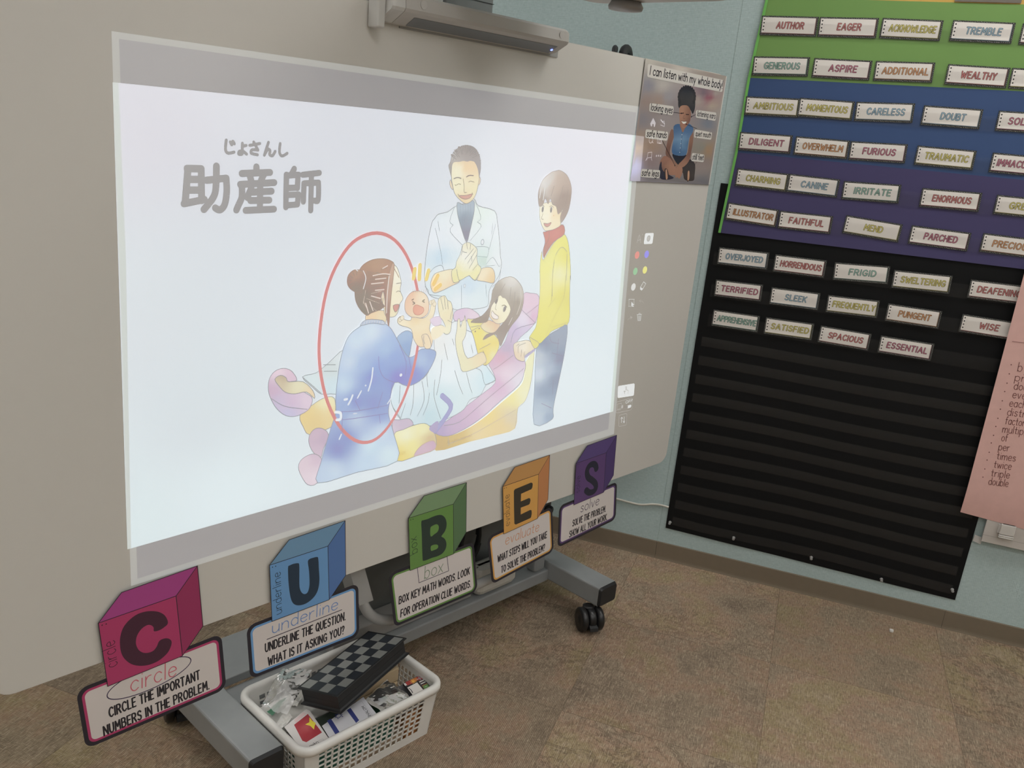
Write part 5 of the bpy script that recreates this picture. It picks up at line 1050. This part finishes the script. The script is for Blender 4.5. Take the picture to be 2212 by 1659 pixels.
for rowname, zz, cards in rows:
    zf = ZA if zz == 'A' else ZBk
    for i, (wd_, x0, y0, x1, y1, col) in enumerate(cards):
        yc = YC-.0004*(i % 2)
        a, b_ = wpt(zf((x0, y0))[0], yc), wpt(zf((x1, y1))[0], yc)
        ang = math.atan2(b_[1]-a[1], b_[0]-a[0]); W_ = min(.170, max(.150, math.hypot(b_[0]-a[0], b_[1]-a[1])))
        ux, uz = math.cos(ang), math.sin(ang)
        def L(u, v): return (a[0]+ux*u+uz*v, a[1]+uz*u-ux*v)      # u along the top edge, v downwards
        A = Art(lambda p: p, yc-.0001, ink, 2e-5)
        A.cur = ink((50, 52, 50)); A.prism([L(0, CH), L(W_, CH), L(W_, 0), L(0, 0)], yc, yc+.0003)
        def R(u0, v0, u1, v1, c): A.uvfill([L(u0, v1), L(u1, v1), L(u1, v0), L(u0, v0)], c)
        # speckled border: strokes of white on near-black
        R(0, 0, W_, CH, (52, 54, 52))
        rr = random.Random(5)
        for k in range(34):
            u = .003+k*(W_-.006)/34+rr.uniform(0, .001)
            for v in (.0022, CH-.0026):
                l_ = rr.uniform(.0006, .0026); A.ribbons([[L(u, v+rr.uniform(-.001, .001)), L(u+l_, v+rr.uniform(-.0012, .0012))]], .0007, (172, 172, 166))
        for k in range(9):
            v = .006+k*.005
            for u in (.0016, W_-.0022): A.ribbons([[L(u+rr.uniform(-.001, .001), v), L(u+rr.uniform(-.001, .001), v+rr.uniform(.0008, .002))]], .0007, (170, 170, 164))
        R(.0046, .0056, W_-.0054, CH-.0052, (46, 46, 44)); R(.0050, .0056, W_-.0060, CH-.0058, dark(col, .8)); R(.0044, .0050, W_-.0069, CH-.0067, (50, 48, 46)); R(.0040, .0046, W_-.0076, CH-.0074, (197, 193, 188))
        R(.0150, .0046, .0154, CH-.0074, (184, 178, 174))
        for k in range(4): A.disc(L(.0088, .0105+k*.0098), .0021, (40, 40, 40))
        if wd_:
            n = len(wd_); tw = min(.122, n*.0127) if n > 3 else n*.0133
            u0 = (W_+.006)/2-tw/2
            if wd_ in ('SOL', 'GRE'): u0 = .030 if wd_ == 'SOL' else .038
            A.text(wd_, L(u0, .0345), L(u0+tw, .0345), .0170, .0021, col, outline=(dark(col, .48), 2.05), slant=.10, gap=3.0)
        lab = ('word card reading %s in %s letters, %s' % (wd_, CNAME[col], rowname)) if len(wd_) > 3 else ('word card cut by the photo edge, last in the %s' % rowname)
        o = A.build('word_card', M_CARD, org=(a[0], yc, a[1]-CH), label=lab, cat='word card', group='vocabulary word cards in the pocket charts')
    # the clear pocket this row stands in
    (w0, x0, y0, x1, y1, c0), (w1, X0, Y0, X1, Y1, c1) = cards[0], cards[-1]
    p, q = wpt(zf((x0, y0))[0], YK), wpt(zf((X0, Y0))[0], YK); k_ = (q[1]-p[1])/(q[0]-p[0])
    xl, xr = p[0]-.012, .64
    b = MB(); vs = []; fs = []; nx = 60
    for i in range(nx+1):
        x = xl+(xr-xl)*i/nx; zt = p[1]+k_*(x-p[0])
        for dz, dy in ((-CH-.004, .004), (-CH*.62, 0), (-CH*.30, -.0008)): vs.append((x, YK+dy*.4+wavy(x*.6, zt, .0006), zt+dz))
    for i in range(nx):
        for j in range(2): a_ = 3*i+j; fs.append((a_, a_+3, a_+4, a_+1))
    b.smooth = True; b.add(vs, fs); b.build('pocket', M_POCKET, bc if 'black' in rowname else rc, org=(bc if 'black' in rowname else rc).location)
# push pins along the bottom of the black chart
M_PIN = clearmat('clear_pin_plastic', (0.85, 0.85, 0.85), 1.0, .08, body=.35)
PINS = ['at the bottom left corner of the black chart', 'second from the left under the black chart', 'middle one under the black chart', 'second from the right under the black chart', 'at the bottom right corner of the black chart']
for p, l_ in zip(((1447.5, 1128), (1585, 1161.5), (1752.5, 1204), (1904, 1251), (2057, 1273.5)), PINS):
    x, z = wpt(p, YB-.003); b = MB(); b.smooth = True
    b.lathe([(0, .0005), (.0052, .0005), (.0055, .002), (.0032, .0035), (.0026, .009), (.0036, .0125), (.0046, .0135), (.0044, .015), (0, .0152)], (x, YB-.0022, z), (0, -1, 0), 16)
    t = thing('push_pin', 'clear push pin '+l_, 'push pin', ROOM, (x, YB-.002, z), 'push pins under the black chart')
    recalc(b.build('pin_head', M_PIN, t, org=(x, YB-.002, z)))
    b = MB(); b.lathe([(0, -.003), (.0006, -.003), (.0006, .0006), (0, .0006)], (x, YB-.0022, z), (0, -1, 0), 8); recalc(b.build('pin_shaft', M_CHROME, t, org=(x, YB-.002, z)))
# ================================================================== pink chart paper on a small white board
YW = -.020; yp = -.034
w_l = wpt((2133, 1128), -.03); w_b = wpt((2120, 1170), -.03); wr = .98
oc = (.81, -.03, w_b[1])
mw = thing('wall_whiteboard', 'small white board on the wall behind the pink paper, mostly out of view', 'whiteboard', ROOM, oc)
b = MB(); b.prism([(w_b[0], w_b[1]), (1.15, w_b[1]-.004), (1.15, 1.22), (w_b[0]+.004, 1.22)], -.026, -.0175); recalc(b.build('panel', mat('white_panel', (0.56, 0.53, 0.50), .4), mw, org=oc))
b = MB(); b.prism([(w_b[0]+.0005, w_b[1]+.022), (1.15, w_b[1]+.018), (1.15, w_b[1]+.020), (w_b[0]+.0005, w_b[1]+.024)], -.0262, -.0260); recalc(b.build('edge_line', mat('panel_line', (0.42, 0.40, 0.38), .5), mw, org=oc))
# paper
pl_, pr_ = wpt((2075, 1108), yp), wpt((2212, 1145), yp); ptop = wpt((2212, 590), yp)
kk = (pr_[1]-pl_[1])/(pr_[0]-pl_[0])
top_l = (pl_[0]+(ptop[0]-pl_[0])*1.04, ptop[1]+.02); oc = (.80, yp, pl_[1])
pk = thing('chart_paper', 'large pink sheet of handwritten math words, bulleted list ending in double', 'paper', ROOM, oc)
A = Art(lambda p: wpt(p, yp-.0035), yp-.0036, ink, 2e-5)
vs = []; fs = []; nx, nz = 10, 20; PWID = .52
for j in range(nz+1):
    t = j/nz
    for i in range(nx+1):
        s_ = i/nx; x = pl_[0]+(top_l[0]-pl_[0])*t+PWID*s_; z = (pl_[1]+kk*PWID*s_)*(1-t)+(top_l[1]+kk*PWID*s_)*t
        curl = .012*max(0, (.12-t)/.12)**2
        vs.append((x, yp+curl*.6-.003*min(1, t*8), z))
for j in range(nz):
    for i in range(nx): a_ = j*(nx+1)+i; fs.append((a_, a_+1, a_+nx+2, a_+nx+1))
n_ = len(vs); vs += [(x, y+.0003, z) for x, y, z in vs]; fs += [tuple(q+n_ for q in f[::-1]) for f in fs]
sheet = MB(); sheet.smooth = True; sheet.add(vs, fs); sheet.build('sheet', mat('pink_paper', (0.74, 0.47, 0.43), .7, spec=.25), pk, org=oc)
ZQ = Z(2040, 560, 2.44)
TXT = [('by',385,590,.5),('pr',370,640,1),('dou',365,685,1),('eve',358,730,1),('each',342,775,1),('distr',330,822,1),('factor',320,868,1),('multipl',305,912,1),('of',300,957,1),('per',285,1005,1),('times',275,1053,1),('twice',260,1098,1),('triple',245,1143,1),('double',232,1187,1)]
WID = {'by':52,'pr':52,'dou':70,'eve':68,'each':86,'distr':94,'factor':100,'multipl':116,'of':30,'per':55,'times':98,'twice':90,'triple':96,'double':102}
for (s_, x, y, k) in TXT:
    a_ = A.plane(ZQ((x, y))[0]); b_ = A.plane(ZQ((x+WID[s_], y+WID[s_]*.125))[0]); A.text(s_, a_, b_, .0235 if s_ != 'by' else .027, .0019, (118, 78, 74))
for p in ((352,556),(342,604),(330,653),(318,697),(305,746),(295,790),(282,838),(271,881),(259,928),(247,968),(236,1017),(225,1058),(213,1105),(203,1148)): A.disc(A.plane(ZQ(p)[0]), .0018, (104, 66, 62))
A.line(ZQ((358,433),(440,443)), .0016, (130, 86, 82))
A.build('handwriting', M_CARD, pk, org=oc)
# clip gripping the bottom of the paper
c0 = wpt((2176, 1146), yp-.008)
t = thing('magnet_clip', 'white plastic spring clip holding the bottom edge of the pink paper', 'clip', ROOM, (c0[0], yp-.004, c0[1]-.02))
oc = (c0[0], yp-.004, c0[1]-.02)
b = MB(); b.box((c0[0]-.021, yp-.0135, c0[1]-.016), (c0[0]+.021, yp-.0065, c0[1]+.020), .003); recalc(b.build('front_jaw', M_WPL, t, org=oc))
for k in range(2):
    b = MB(); b.smooth = True; b.tube([(c0[0]-.0205, yp-.011, c0[1]-.0195-k*.0055), (c0[0]+.0205, yp-.011, c0[1]-.0195-k*.0055)], .0034, 10); recalc(b.build('grip_rib', M_WPL, t, org=oc))
b = MB(); b.box((c0[0]-.024, -.0305, c0[1]-.020), (c0[0]+.019, -.0264, c0[1]+.012), .0015); recalc(b.build('magnet_back', M_WPL, t, org=oc))
# strap tag sticking out from behind the chart
g0 = wpt((2113, 1165), -.012)
b = MB(); q = [wpt(p, -.012) for p in ((2106, 1155), (2123, 1162), (2118, 1175.5), (2101, 1168))]
b.prism(q, -.0125, -.0115); o = b.build('fabric_tag', mat('white_fabric_tag', (0.55, 0.54, 0.52), .8), org=(g0[0], -.012, g0[1]), label='small white fabric tag beside the lower right edge of the black chart', cat='tag'); recalc(o)
# white cable running along the wall to the black chart
b = MB(); b.smooth = True
pts = [wpt(p, -.006) for p in ((1230, 1064), (1280, 1068), (1330, 1077), (1360, 1085), (1385, 1090), (1410, 1089), (1428, 1091), (1444.5, 1095.5))]
b.tube([(x, -.006, z) for x, z in crom(pts, False, 4)], .0035, 10); o = b.build('wall_cable', mat('white_cable', (0.66, 0.64, 0.58), .45), org=(pts[4][0], -.006, pts[4][1]), label='thin white cable running low along the wall into the black chart', cat='cable'); recalc(o)
# crumb on the carpet
d = ray(1925, 1365); t_ = -CAM.z/d.z; q = CAM+d*t_
b = MB(); b.box((q.x-.006, q.y-.005, 0.0005), (q.x+.006, q.y+.006, .009), .002); o = b.build('eraser_crumb', mat('white_rubber', (0.75, 0.74, 0.70), .6), org=(q.x, q.y, 0), label='tiny white cube lying on the carpet below the black chart', cat='crumb'); recalc(o)
# ================================================================== white basket and what lies in it (board frame)
def fpt(p, z):                                   # a point at height z -> (b, y)
    d = ray(*p); t = (z-CAM.z)/d.z; q = CAM+d*t
    return (q.dot(BD), -q.dot(NB))
BX0, BX1, BY0, BY1, BZ = -1.768, -1.390, .098, .348, .140
M_BASK = mat('basket_plastic', (0.78, 0.77, 0.74), .38, spec=.45)
oc = ((BX0+BX1)/2, (BY0+BY1)/2, 0)
bk = thing('storage_basket', 'white plastic basket with square holes on the floor beside the left foot of the stand', 'basket', BF, oc)
TP = .013                                         # taper towards the floor
def wall_bars(b, p0, p1, q0, q1, nrm, cols, rows, m0, mt, mb, th=.0022, kh=.26, kv=.26):
    """p0-p1 bottom edge, q0-q1 top edge; nrm points inwards"""
    p0, p1, q0, q1, nrm = map(Vector, (p0, p1, q0, q1, nrm))
    def S(s_, t_): return (p0+(p1-p0)*s_)*(1-t_)+(q0+(q1-q0)*s_)*t_
    def bar(s0, s1, t0, t1):
        a = [S(s0, t0), S(s1, t0), S(s1, t1), S(s0, t1)]
        b.hexa([a[0], a[1], a[1]+nrm*th, a[0]+nrm*th, a[3], a[2], a[2]+nrm*th, a[3]+nrm*th])
    L = (p1-p0).length; H = (q0-p0).length
    s0, s1, t0, t1 = m0/L, 1-m0/L, mb/H, 1-mt/H
    bar(0, s0, 0, 1); bar(s1, 1, 0, 1); bar(s0, s1, 0, t0); bar(s0, s1, t1, 1)
    cw = (s1-s0)/cols; rh = (t1-t0)/rows
    for i in range(1, cols): bar(s0+cw*(i-kh/2), s0+cw*(i+kh/2), t0, t1)
    for j in range(1, rows): bar(s0, s1, t0+rh*(j-kv/2), t0+rh*(j+kv/2))
fx0, fx1, fy0, fy1 = BX0+TP, BX1-TP, BY0+TP, BY1-TP
walls = [('front_wall', (fx0, fy0, .004), (fx1, fy0, .004), (BX0, BY0, BZ), (BX1, BY0, BZ), (0, 1, 0), 17, 7, .036), ('back_wall', (fx1, fy1, .004), (fx0, fy1, .004), (BX1, BY1, BZ), (BX0, BY1, BZ), (0, -1, 0), 17, 7, .036),
         ('side_wall', (fx0, fy1, .004), (fx0, fy0, .004), (BX0, BY1, BZ), (BX0, BY0, BZ), (1, 0, 0), 12, 7, .034), ('side_wall', (fx1, fy0, .004), (fx1, fy1, .004), (BX1, BY0, BZ), (BX1, BY1, BZ), (-1, 0, 0), 12, 7, .034)]
for nm, p0, p1, q0, q1, nr, c_, r_, m_ in walls:
    b = MB(); wall_bars(b, p0, p1, q0, q1, nr, c_, r_, m_, .016, .020); recalc(b.build(nm, M_BASK, bk, org=oc))
b = MB(); b.box((fx0, fy0, .001), (fx1, fy1, .0045)); recalc(b.build('bottom', M_BASK, bk, org=oc))
def rpath(d, z, r): return [(x, y, z) for x, y in rrect(BX0-d, BY0-d, BX1+d, BY1+d, r+d, 7)]
b = MB(); b.smooth = True
rings = [rpath(*q, .026) for q in ((-.0035, .1385), (-.0035, .1450), (-.001, .1500), (.004, .1530), (.010, .1525), (.0142, .1490), (.0152, .1430), (.0150, .1345), (.0128, .1345), (.0122, .1430), (.009, .1470), (.002, .1470), (-.0008, .1420), (-.0008, .1385))]
rings = rings+[rings[0]]
b.loft(rings, cap=False); recalc(b.build('rim', M_BASK, bk, org=oc))
# things at the bottom, seen through the holes
def block(name, lo, hi, m, label, cat, bev=.003, rz=0.0):
    c = ((lo[0]+hi[0])/2, (lo[1]+hi[1])/2, lo[2]); b = MB(); b.box(lo, hi, bev)
    o = b.build(name, m, frame=BF, org=c, label=label, cat=cat); recalc(o)
    if rz: o.matrix_world = BF @ Matrix.Translation(c) @ Matrix.Rotation(rz, 4, 'Z')
    return o
M_WOOD = mat('pale_wood', (0.56, 0.43, 0.27), .5, bump=(30, .15))
block('tan_box', (-1.735, .118, .0055), (-1.475, .185, .043), mat('tan_card', (0.52, 0.40, 0.28), .6), 'flat tan box behind the lowest front holes of the basket', 'box')
block('green_box', (-1.745, .116, .0436), (-1.505, .190, .098), mat('deep_green_card', (0.022, 0.125, 0.085), .5), 'dark green box behind the middle front holes of the basket', 'box')
block('orange_box', (-1.470, .116, .0055), (-1.412, .175, .086), mat('burnt_orange_card', (0.50, 0.22, 0.07), .55), 'orange box behind the right front holes of the basket', 'box')
block('grey_case', (-1.500, .1165, .0870), (-1.406, .186, .112), mat('slate_grey_case', (0.16, 0.16, 0.18), .5), 'slate grey case behind the upper right holes of the basket', 'case')
# wooden game box under the chess set
oc = (-1.455, .27, .0055)
wg = thing('wooden_box', 'pale wooden two part box under the far end of the chess box', 'box', BF, oc)
for nm, z0, z1 in (('box_base', .0055, .0995), ('box_lid', .1005, .1400)):
    b = MB(); b.box((-1.548, .2135, z0), (-1.418, .324, z1), .004); recalc(b.build(nm, M_WOOD, wg, org=oc))
# stack of papers that carries the cards
block('paper_stack', (-1.742, .215, .0055), (-1.585, .326, .108), mat('paper_white', (0.66, 0.65, 0.62), .7), 'stack of white paper under the clear bag in the basket', 'paper')
block('dark_pouch', (-1.690, .118, .0990), (-1.585, .205, .120), mat('dark_olive_pouch', (0.035, 0.048, 0.036), .6), 'dark olive pouch just under the near end of the chess box', 'pouch', bev=.008)
# ---- chess box
P1, P2, P3 = Vector((-1.684, .257, .176)), Vector((-1.435, .322, .194)), Vector((-1.398, .210, .223))
P4 = P1+(P3-P2); EL = (P2-P1).normalized(); EW = (P4-P1); EW = (EW-EL*EW.dot(EL)); LL, LW = (P2-P1).length, EW.length; EW.normalize(); EN = EW.cross(EL)*-1
if EN.z < 0: EN = -EN
def ch(l, w_, h): return P1+EL*l+EW*w_+EN*h
oc = tuple(ch(LL/2, LW/2, -.0445))
cs = thing('chess_box', 'folded black travel chess box with grey and black squares lying across the basket', 'chess set', BF, oc)
def ring(d, h): return [ch(l, w_, h) for l, w_ in ((d, d), (LL-d, d), (LL-d, LW-d), (d, LW-d))]
b = MB(); b.loft([ring(.0060, -.0215), ring(.0060, -.007), ring(.0035, -.0040), ring(.0, -.0032), ring(0, -.0006), ring(.0008, 0)]); hs = b.build('upper_shell', M_BLACKM, cs, org=oc); recalc(hs)
b = MB(); b.loft([ring(.0008, -.0447), ring(0, -.0440), ring(.0, -.0412), ring(.0035, -.0405), ring(.0063, -.0370), ring(.0063, -.0222)]); recalc(b.build('lower_shell', M_BLACKM, cs, org=oc))
b = MB(); e = .0055; nl, nw = 8, 4
cw, cl = (LW-2*e)/nw, (LL-2*e)/nl
for i in range(nl):
    for j in range(nw):
        b.cur = ink((108, 110, 108)) if (i+j) % 2 == 0 else ink((36, 40, 46))
        g = .0003; l0, w0 = e+i*cl, e+j*cw
        b.add([ch(l0+g, w0+g, .0002), ch(l0+cl-g, w0+g, .0002), ch(l0+cl-g, w0+cw-g, .0002), ch(l0+g, w0+cw-g, .0002)], [(0, 1, 2, 3)])
recalc(b.build('chequered_board', printmat('board_squares', .35, .35), cs, org=oc))
# ---- printed cards
class ArtH(Art):
    def P3(s, u, v): return (u, v, s.y0+s.w+s.tilt(u, v))
    tilt = staticmethod(lambda u, v: 0.0)
ZV = Z(520, 1380, 6.38); ZR = Z(760, 1360, 5.55)
def flat(z, dw=3e-5): return ArtH(lambda p: fpt(p, z), z, ink, dw)
def slab(A, uv, z, th=.0008):
    t = tessellate_polygon([[Vector((p[0], p[1], 0)) for p in uv]]); n = len(uv)
    A.add([(u, v, z+A.tilt(u, v)) for u, v in uv]+[(u, v, z-th+A.tilt(u, v)) for u, v in uv], [tuple(f) for f in t]+[tuple(i+n for i in f) for f in t]+[(i, (i+1) % n, (i+1) % n+n, i+n) for i in range(n)])
z = .1235
A = flat(z); q = [fpt(p, z) for p in ZV((600,1215),(925,950),(1225,1390),(850,1545))]
A.cur = ink((188, 184, 182)); slab(A, q, z)
A.fill(ZV((735,1185),(925,1035),(1120,1290),(905,1425),(850,1405)), [(*ZV((800,1150))[0], (150,44,52)), (*ZV((900,1300))[0], (158,50,58)), (*ZV((1050,1280))[0], (150,48,56)), (*ZV((900,1240))[0], (172,80,84))], smooth=False, step=8)
A.fill(ZV((948,1080),(985,1130),(1035,1160),(1018,1205),(1010,1250),(960,1200),(888,1180),(945,1150)), (208, 192, 56), smooth=False)
A.fill(ZV((735,1120),(860,1010),(905,1030),(760,1160)), (190, 168, 168), smooth=False)
A.line(ZV((868,1535),(1090,1395),(1140,1390),(1140,1420),(1100,1450),(905,1560)), .0007, (150,148,146), smooth=True)
a, b_ = A.plane(ZV((885, 1548))[0]), A.plane(ZV((1082, 1436))[0]); A.text('XIN CHAO', a, b_, .0068, .0012, (66, 64, 66))
A.line(ZV((1000,1432),(1010,1442)), .0010, (66,64,66))
A.build('flag_card', M_CARD, frame=BF, org=(q[0][0], q[0][1], z), label='laminated card with a red flag and yellow star in the left front of the basket', cat='card', group='flag greeting cards')
z = .1250
A = flat(z); q = [fpt(p, z) for p in ZV((1120,1200),(1690,800),(1885,1050),(1235,1385))]
A.cur = ink((182, 182, 188)); slab(A, q, z)
for s_ in (((1188,1130),(1245,1100),(1378,1310),(1320,1342)), ((1462,985),(1512,950),(1632,1122),(1590,1160))): A.fill(ZV(*s_), (52, 60, 118), smooth=False)
A.line(ZV((1340,1105),(1300,1045),(1400,1040)), .0012, (52,60,118), closed=True, smooth=False); A.line(ZV((1345,1020),(1300,1085),(1410,1075)), .0012, (52,60,118), closed=True, smooth=False)
A.line(ZV((1625,880),(1665,860),(1830,1075),(1800,1105)), .0007, (150,150,154), smooth=False)
a, b_ = A.plane(ZV((1805, 1072))[0]), A.plane(ZV((1698, 925))[0]); A.text('SHALOM', a, b_, .0068, .0012, (64, 64, 70))
A.build('flag_card', M_CARD, frame=BF, org=(q[0][0], q[0][1], z), label='laminated card with a white flag and two blue stripes at the front of the basket', cat='card', group='flag greeting cards')
z = .1290
A = flat(z); q = [fpt(p, z) for p in ZR((612,642),(825,543),(968,716),(760,815))]
A.cur = ink((48, 44, 46)); slab(A, q, z, .006)
A.fill(ZR((640,632),(700,604),(740,640),(665,672)), (150, 56, 54), smooth=False); A.fill(ZR((700,604),(770,572),(800,600),(740,640)), (172, 96, 50), smooth=False)
for k in range(8):
    a_ = k*math.pi/4; A.line(ZR((735,622),(735+38*math.cos(a_), 622+26*math.sin(a_))), .0016, (206,162,70))
A.disc(A.plane(ZR((735,622))[0]), .0022, (206,150,60))
A.fill(ZR((772,572),(828,548),(858,590),(800,612)), (146, 58, 60), smooth=False)
A.line(ZR((780,600),(845,570)), .0022, (190,188,188)); A.line(ZR((795,562),(825,602)), .0022, (190,188,188)); A.line(ZR((780,600),(845,570)), .0010, (60,70,104)); A.line(ZR((795,562),(825,602)), .0010, (60,70,104))
A.fill(ZR((805,624),(862,600),(868,612),(812,638)), (180,176,172), smooth=False); A.fill(ZR((822,650),(880,622),(886,632),(828,660)), (188,186,182), smooth=False)
A.fill(ZR((838,672),(900,645),(940,700),(880,728)), (142, 86, 62), smooth=False); A.fill(ZR((848,678),(908,652),(930,690),(872,715)), (84, 128, 70), smooth=False); A.line(ZR((878,690),(902,680)), .0014, (180,190,170))
A.fill(ZR((888,738),(950,712),(958,722),(895,748)), (182,178,174), smooth=False)
A.fill(ZR((618,650),(640,642),(662,668),(640,680)), (180,176,174), smooth=False)
A.fill(ZR((660,694),(786,630),(888,756),(762,818)), (38, 38, 40), smooth=False); A.fill(ZR((664,698),(782,636),(880,756),(750,820)), (192, 188, 184), smooth=False)
A.line(ZR((685,708),(710,728),(728,760)), .0020, (34,34,36)); a, b_ = A.plane(ZR((752, 822))[0]), A.plane(ZR((832, 782))[0]); A.text('Arabic', a, b_, .0062, .0011, (50, 48, 50))
A.build('flag_booklet', M_CARD, frame=BF, org=(q[0][0], q[0][1], z-.006), label='booklet with rows of small flags at the right end of the basket', cat='booklet')
# loose white paper and a green strip on the left
def crumple(name, quad, z, amp, m, label, cat, nx=16, ny=12, seed=1, bulge=0.0):
    zq = z if isinstance(z, tuple) else (z,)*4; z = 0.0
    r_ = random.Random(seed); P = [fpt(p, q) for p, q in zip(quad, zq)]; vs = []; fs = []
    g = [[r_.uniform(-1, 1) for _ in range(nx+1)] for _ in range(ny+1)]
    for j in range(ny+1):
        for i in range(nx+1):
            s_, t_ = i/nx, j/ny
            u = (P[0][0]*(1-s_)+P[1][0]*s_)*(1-t_)+(P[3][0]*(1-s_)+P[2][0]*s_)*t_; v = (P[0][1]*(1-s_)+P[1][1]*s_)*(1-t_)+(P[3][1]*(1-s_)+P[2][1]*s_)*t_
            h = (zq[0]*(1-s_)+zq[1]*s_)*(1-t_)+(zq[3]*(1-s_)+zq[2]*s_)*t_+g[j][i]*amp*.6+math.sin(s_*9+t_*4+seed)*amp*.7+math.sin(t_*13-s_*5+seed*2)*amp*.4+bulge*math.sin(math.pi*s_)*math.sin(math.pi*t_)
            vs.append((u+g[j][i]*amp*.25, v-g[j][i]*amp*.2, z+h))
    for j in range(ny):
        for i in range(nx): a_ = j*(nx+1)+i; fs.append((a_, a_+1, a_+nx+2)); fs.append((a_, a_+nx+2, a_+nx+1))
    b = MB(); b.smooth = 'bag' in name; b.add(vs, fs); o = b.build(name, m, frame=BF, org=(P[0][0], P[0][1], zq[0]), label=label, cat=cat); return o
M_PAPER = mat('crumpled_paper', (0.68, 0.67, 0.64), .65)
crumple('paper_scrap', ZV((470,1180),(620,990),(720,1080),(565,1245)), .122, .0022, M_PAPER, 'folded white paper scrap beside the red flag card', 'paper', 6, 5, 3)
crumple('paper_scrap', ZV((640,640),(690,500),(935,535),(860,640)), .120, .0024, M_PAPER, 'white paper scrap inside the clear bag at the back of the basket', 'paper', 6, 5, 5)
crumple('paper_scrap', ZV((640,880),(760,690),(850,800),(780,920)), .121, .0024, M_PAPER, 'white paper scrap against the near end of the chess box', 'paper', 6, 5, 8)
crumple('green_strip', ZV((360,1000),(540,850),(650,800),(440,1060)), .121, .0018, mat('green_strip_paper', (0.10, 0.27, 0.17), .5), 'green strip showing through the clear bag on the left of the basket', 'paper', 6, 5, 9)
crumple('paper_scrap', ZR((150,850),(400,620),(690,800),(360,985)), .119, .0016, M_PAPER, 'white paper under the clear zip bag in the basket', 'paper', 6, 5, 12)
M_BAG = clearmat('clear_bag_film', (0.98, 0.98, 0.98), .9, .16, bump=(38, .5), body=.40)
crumple('clear_bag', ZV((280,930),(560,400),(980,440),(640,1040)), (.137,.178,.172,.137), .0040, M_BAG, 'large crumpled clear plastic bag on the left side of the basket', 'bag', 20, 15, 2, .016)
crumple('zip_bag', ZR((190,800),(420,600),(690,790),(400,960)), .1345, .0026, M_BAG, 'clear zip bag of small pieces beside the flag booklet', 'bag', 15, 12, 4, .008)
z = .127
for k, (p, c, l_) in enumerate((((505, 745), (0.40, 0.07, 0.08), 'small red piece in the clear zip bag'), ((415, 790), (0.36, 0.14, 0.08), 'small brown piece in the clear zip bag'), ((385, 815), (0.06, 0.20, 0.14), 'small green piece in the clear zip bag'), ((340, 830), (0.20, 0.25, 0.33), 'small grey blue piece in the clear zip bag'), ((540, 830), (0.62, 0.60, 0.56), 'small white ring in the clear zip bag'))):
    u, v = fpt(ZR(p)[0], z); b = MB()
    if k < 4: b.box((u-.006, v-.005, z-.003), (u+.006, v+.005, z+.002), .001)
    else: b.smooth = True; b.tube([(u+.008*math.cos(a_), v+.008*math.sin(a_), z) for a_ in [2*math.pi*i/18 for i in range(18)]], .0015, 8, closed=True)
    o = b.build('game_piece', mat('piece_%d' % k, c, .4), frame=BF, org=(u, v, z-.003), label=l_, cat='game piece', group='pieces in the zip bag'); recalc(o)
